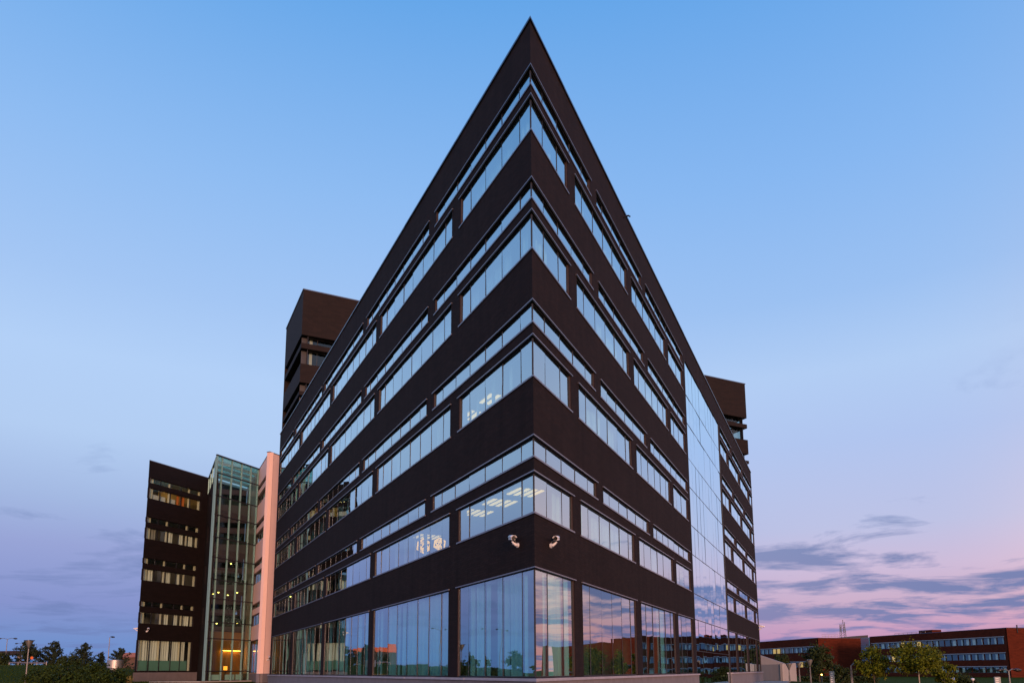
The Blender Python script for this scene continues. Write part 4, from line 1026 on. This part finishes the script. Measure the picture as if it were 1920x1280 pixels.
for i, (px, d, top, w, l) in enumerate(((84, 50, 1250, 62, 'leftmost shrub of the near thicket'), (128, 48, 1239, 74, 'tallest shrub in the near thicket at left'), (176, 47, 1244, 62, 'shrub right of the tallest one in the near thicket'), (212, 49, 1254, 50, 'right-hand shrub of the near thicket beside the left wing'),
                                        (112, 42, 1262, 70, 'low front shrub at the bottom of the near thicket'), (182, 42, 1263, 60, 'low front shrub at the right of the near thicket'))):
    p, h, r = tree_at(px, d, top, w); round_tree(p, h, r * 1.1, l, LEAF_S, n=2600, clumps=40, size=0.075, seed=70 + i, trunk=0.0, grp='shrubs of the near thicket', cat='shrub', name='shrub')
# grass
random.seed(99)
v, f = [], []
for _ in range(22000):
    px = random.uniform(-60, 300); d = random.uniform(26, 95); q = pix(px, 1255, d)
    x, y = q.x + random.uniform(-2, 2), q.y + random.uniform(-2, 2); z = ground_z(x, y) - 0.03; hh = random.uniform(0.05, 0.16); a = random.uniform(0, 6.28); w = 0.02
    i = len(v); v += [(x - w*cos(a), y - w*sin(a), z), (x + w*cos(a), y + w*sin(a), z), (x + random.gauss(0, 0.04), y + random.gauss(0, 0.04), z + hh)]; f.append((i, i+1, i+2))
me = bpy.data.meshes.new('grass'); me.from_pydata(v, [], f); me.update(); me.materials.append(BLADE)
tag(link('grass', me), 'short green lawn grass in front of the left wing', 'grass', kind='stuff')
v, f = [], []
for _ in range(900):
    q = pix(random.uniform(223, 247), 1262, random.uniform(57, 61)); x, y = q.x, q.y; z = ground_z(x, y) - 0.03; hh = random.uniform(0.3, 0.75); a = random.uniform(0, 6.28); w = 0.018
    i = len(v); v += [(x - w*cos(a), y - w*sin(a), z), (x + w*cos(a), y + w*sin(a), z), (x + random.gauss(0, 0.12), y + random.gauss(0, 0.12), z + hh)]; f.append((i, i+1, i+2))
me = bpy.data.meshes.new('dry_grass'); me.from_pydata(v, [], f); me.update(); me.materials.append(DRY)
tag(link('dry_grass', me), 'clump of dry yellow grass beside the plinth of the left wing', 'grass', kind='stuff')

# ------------------------------------------------------------------ things at the far left
p = at(215, 64); zt = pix(215, 1236.5, 64).z + EYE; zb = pix(215, 1251.5, 64).z + EYE
dr = thing('steel_drum_vent', 'short shiny steel drum vent on a narrower foot beside the left wing', 'vent', p)
m = MB(); m.lathe([(0.52, zb), (0.63, zb + 0.005), (0.63, zt - 0.01), (0.60, zt), (0.05, zt + 0.03)], 36, (p.x, p.y)); m.build('drum', SILVER, dr)
m = MB(); m.lathe([(0.36, p.z - 0.1), (0.36, zb - 0.004)], 30, (p.x, p.y)); m.build('foot', SILVER, dr)
for px, d, top, arms, l in ((8, 150, 1197, 2, 'double-armed street lamp at the left edge of the skyline'), (201, 140, 1194, 1, 'street lamp between the spiky trees and the left wing'), (38, 190, 1206, 2, 'farther double-armed street lamp behind the leftmost spiky tree')):
    p = at(px, d); street_lamp(p, pix(px, top, d).z + EYE - p.z, l, arms, armlen=1.3 if arms == 2 else 0.25)
# overpass
q0, q1 = pix(-90, 1255, 260), pix(27, 1255, 250); zt = pix(10, 1220, 255).z + EYE; z0 = pix(10, 1227, 255).z + EYE
ov = thing('overpass', 'distant road overpass with a brown deck at the far left', 'bridge', (q1.x, q1.y, 0))
d2 = (q1 - q0); d2.z = 0; d2.normalize(); n2 = Vector((-d2.y, d2.x, 0)) * 9
m = MB(); m.hexa([Vector((q0.x, q0.y, z0)), Vector((q1.x, q1.y, z0)), Vector((q1.x, q1.y, z0)) + n2, Vector((q0.x, q0.y, z0)) + n2, Vector((q0.x, q0.y, zt)), Vector((q1.x, q1.y, zt)), Vector((q1.x, q1.y, zt)) + n2, Vector((q0.x, q0.y, zt)) + n2]); m.build('deck', JAMB, ov)
for k in (0.15, 0.5, 0.85):
    c = q0 + (q1 - q0) * k + n2 * 0.5; m = MB(); m.tube([(c.x, c.y, -0.5), (c.x, c.y, z0)], 0.6, 10); m.build('pier', CONC, ov)
# road sign behind the first tree
p = at(58, 88); zt = pix(58, 1230, 88).z + EYE
th = thing('road_sign', 'orange and blue road sign before the leftmost spiky tree', 'traffic sign', p)
m = MB(); m.tube([(p.x, p.y, p.z - 0.1), (p.x, p.y, zt)], 0.035, 8); m.build('post', GALV, th)
m = MB(); m.tube([(p.x, p.y - 0.04, zt - 0.15), (p.x, p.y - 0.06, zt - 0.15)], 0.17, 16); m.build('orange_face', SIGNO, th)
m = MB(); m.tube([(p.x, p.y - 0.04, zt - 0.52), (p.x, p.y - 0.06, zt - 0.52)], 0.15, 16); m.build('blue_face', SIGNB, th)
# guard rail
th = thing('guard_rail', 'low grey guard rail along the road at far left', 'guard rail', at(50, 72)); g0, g1 = at(16, 84), at(86, 80)
zr = max(ground_z(g0.x, g0.y), ground_z(g1.x, g1.y)) + 0.35
m = MB(); m.tube([(g0.x, g0.y, zr), (g1.x, g1.y, zr - 0.15)], 0.07, 6); m.build('beam', STONE, th)
for k in range(5):
    c = g0 + (g1 - g0) * k / 4; m = MB(); m.tube([(c.x, c.y, ground_z(c.x, c.y) - 0.2), (c.x, c.y, zr)], 0.05, 6); m.build('post', GALV, th)
# house with an orange roof behind the thicket
c = at(247, 150); zt = pix(247, 1222, 150).z + EYE
hs = thing('distant_house', 'distant house with a glowing orange tiled roof at the edge of the left wing', 'house', c)
m = MB(); m.box(c.x - 3.0, c.x + 2.5, c.y, c.y + 6, c.z - 0.3, zt - 1.0); m.build('wall', pmat('brown_render', (0.12, 0.07, 0.05), 0.9), hs)
m = MB(); i = 0
m.v += [(c.x - 3.3, c.y - 0.4, zt - 1.0), (c.x + 2.8, c.y - 0.4, zt - 1.0), (c.x + 2.8, c.y + 6.4, zt - 1.0), (c.x - 3.3, c.y + 6.4, zt - 1.0), (c.x - 3.3, c.y + 3, zt), (c.x + 2.8, c.y + 3, zt)]
m.f += [(0, 1, 5, 4), (2, 3, 4, 5), (1, 2, 5), (3, 0, 4), (0, 3, 2, 1)]; m.build('roof', ROOFO, hs)
# what the left face mirrors: a long low store, sunset light painted red on its face, and trees to the left
def az_pt(az, dist): return Vector((sin(rad(az)) * dist, cos(rad(az)) * dist, 0))
ML = Vector((16.85, 8.57, 0))                      # the viewer's mirror image in the left face
rs0, rs1 = ML + az_pt(-45.0, 300), ML + az_pt(-41.6, 300)
rs = thing('sunset_lit_store', 'long low store with red sunset light painted on its face, mirrored in the left ground floor glass', 'building', rs0)
dd = (rs1 - rs0).normalized(); fr_ = Facade(Vector((rs0.x, rs0.y)), Vector((dd.x, dd.y)), Vector((-dd.y, dd.x)), (rs1 - rs0).length)
m = MB(); fr_.box(m, 0.0, fr_.len, 0, 9.5, 0.0, 20); m.build('body', ASPH, rs)
m = MB(); fr_.box(m, 0.0, fr_.len, 8.6, 10.4, -0.6, -0.01); m.build('fascia', SUNSETF, rs)
m = MB(); fr_.box(m, fr_.len * 0.02, fr_.len * 0.3, 10.41, 11.9, -0.5, 0.4); m.build('sign_board', SUNSETF, rs)
random.seed(123)
for i in range(9):
    az = -62 + i * 3.3 + random.uniform(-0.8, 0.8); d = random.uniform(90, 150); p = az_pt(az, d); p.z = ground_z(p.x, p.y)
    if az > -38.5: continue
    words_ = ('first', 'second', 'third', 'fourth', 'fifth', 'sixth', 'seventh', 'eighth', 'ninth')
    round_tree(p, random.uniform(2.8, 4.4), random.uniform(1.8, 3.0), 'roadside tree left of the frame, %s of a row mirrored in the glass' % words_[i], LEAF_D, n=1500, clumps=26, size=0.28, seed=200 + i, trunk=0.15, grp='roadside trees mirrored in the left face')
for i, (az, d) in enumerate(((-42, 170), (-46.5, 180), (-51, 175))):
    street_lamp(az_pt(az, d), 11, 'street lamp mirrored in the left glass, %s of three' % ('first', 'second', 'third')[i], 2, armlen=1.8)
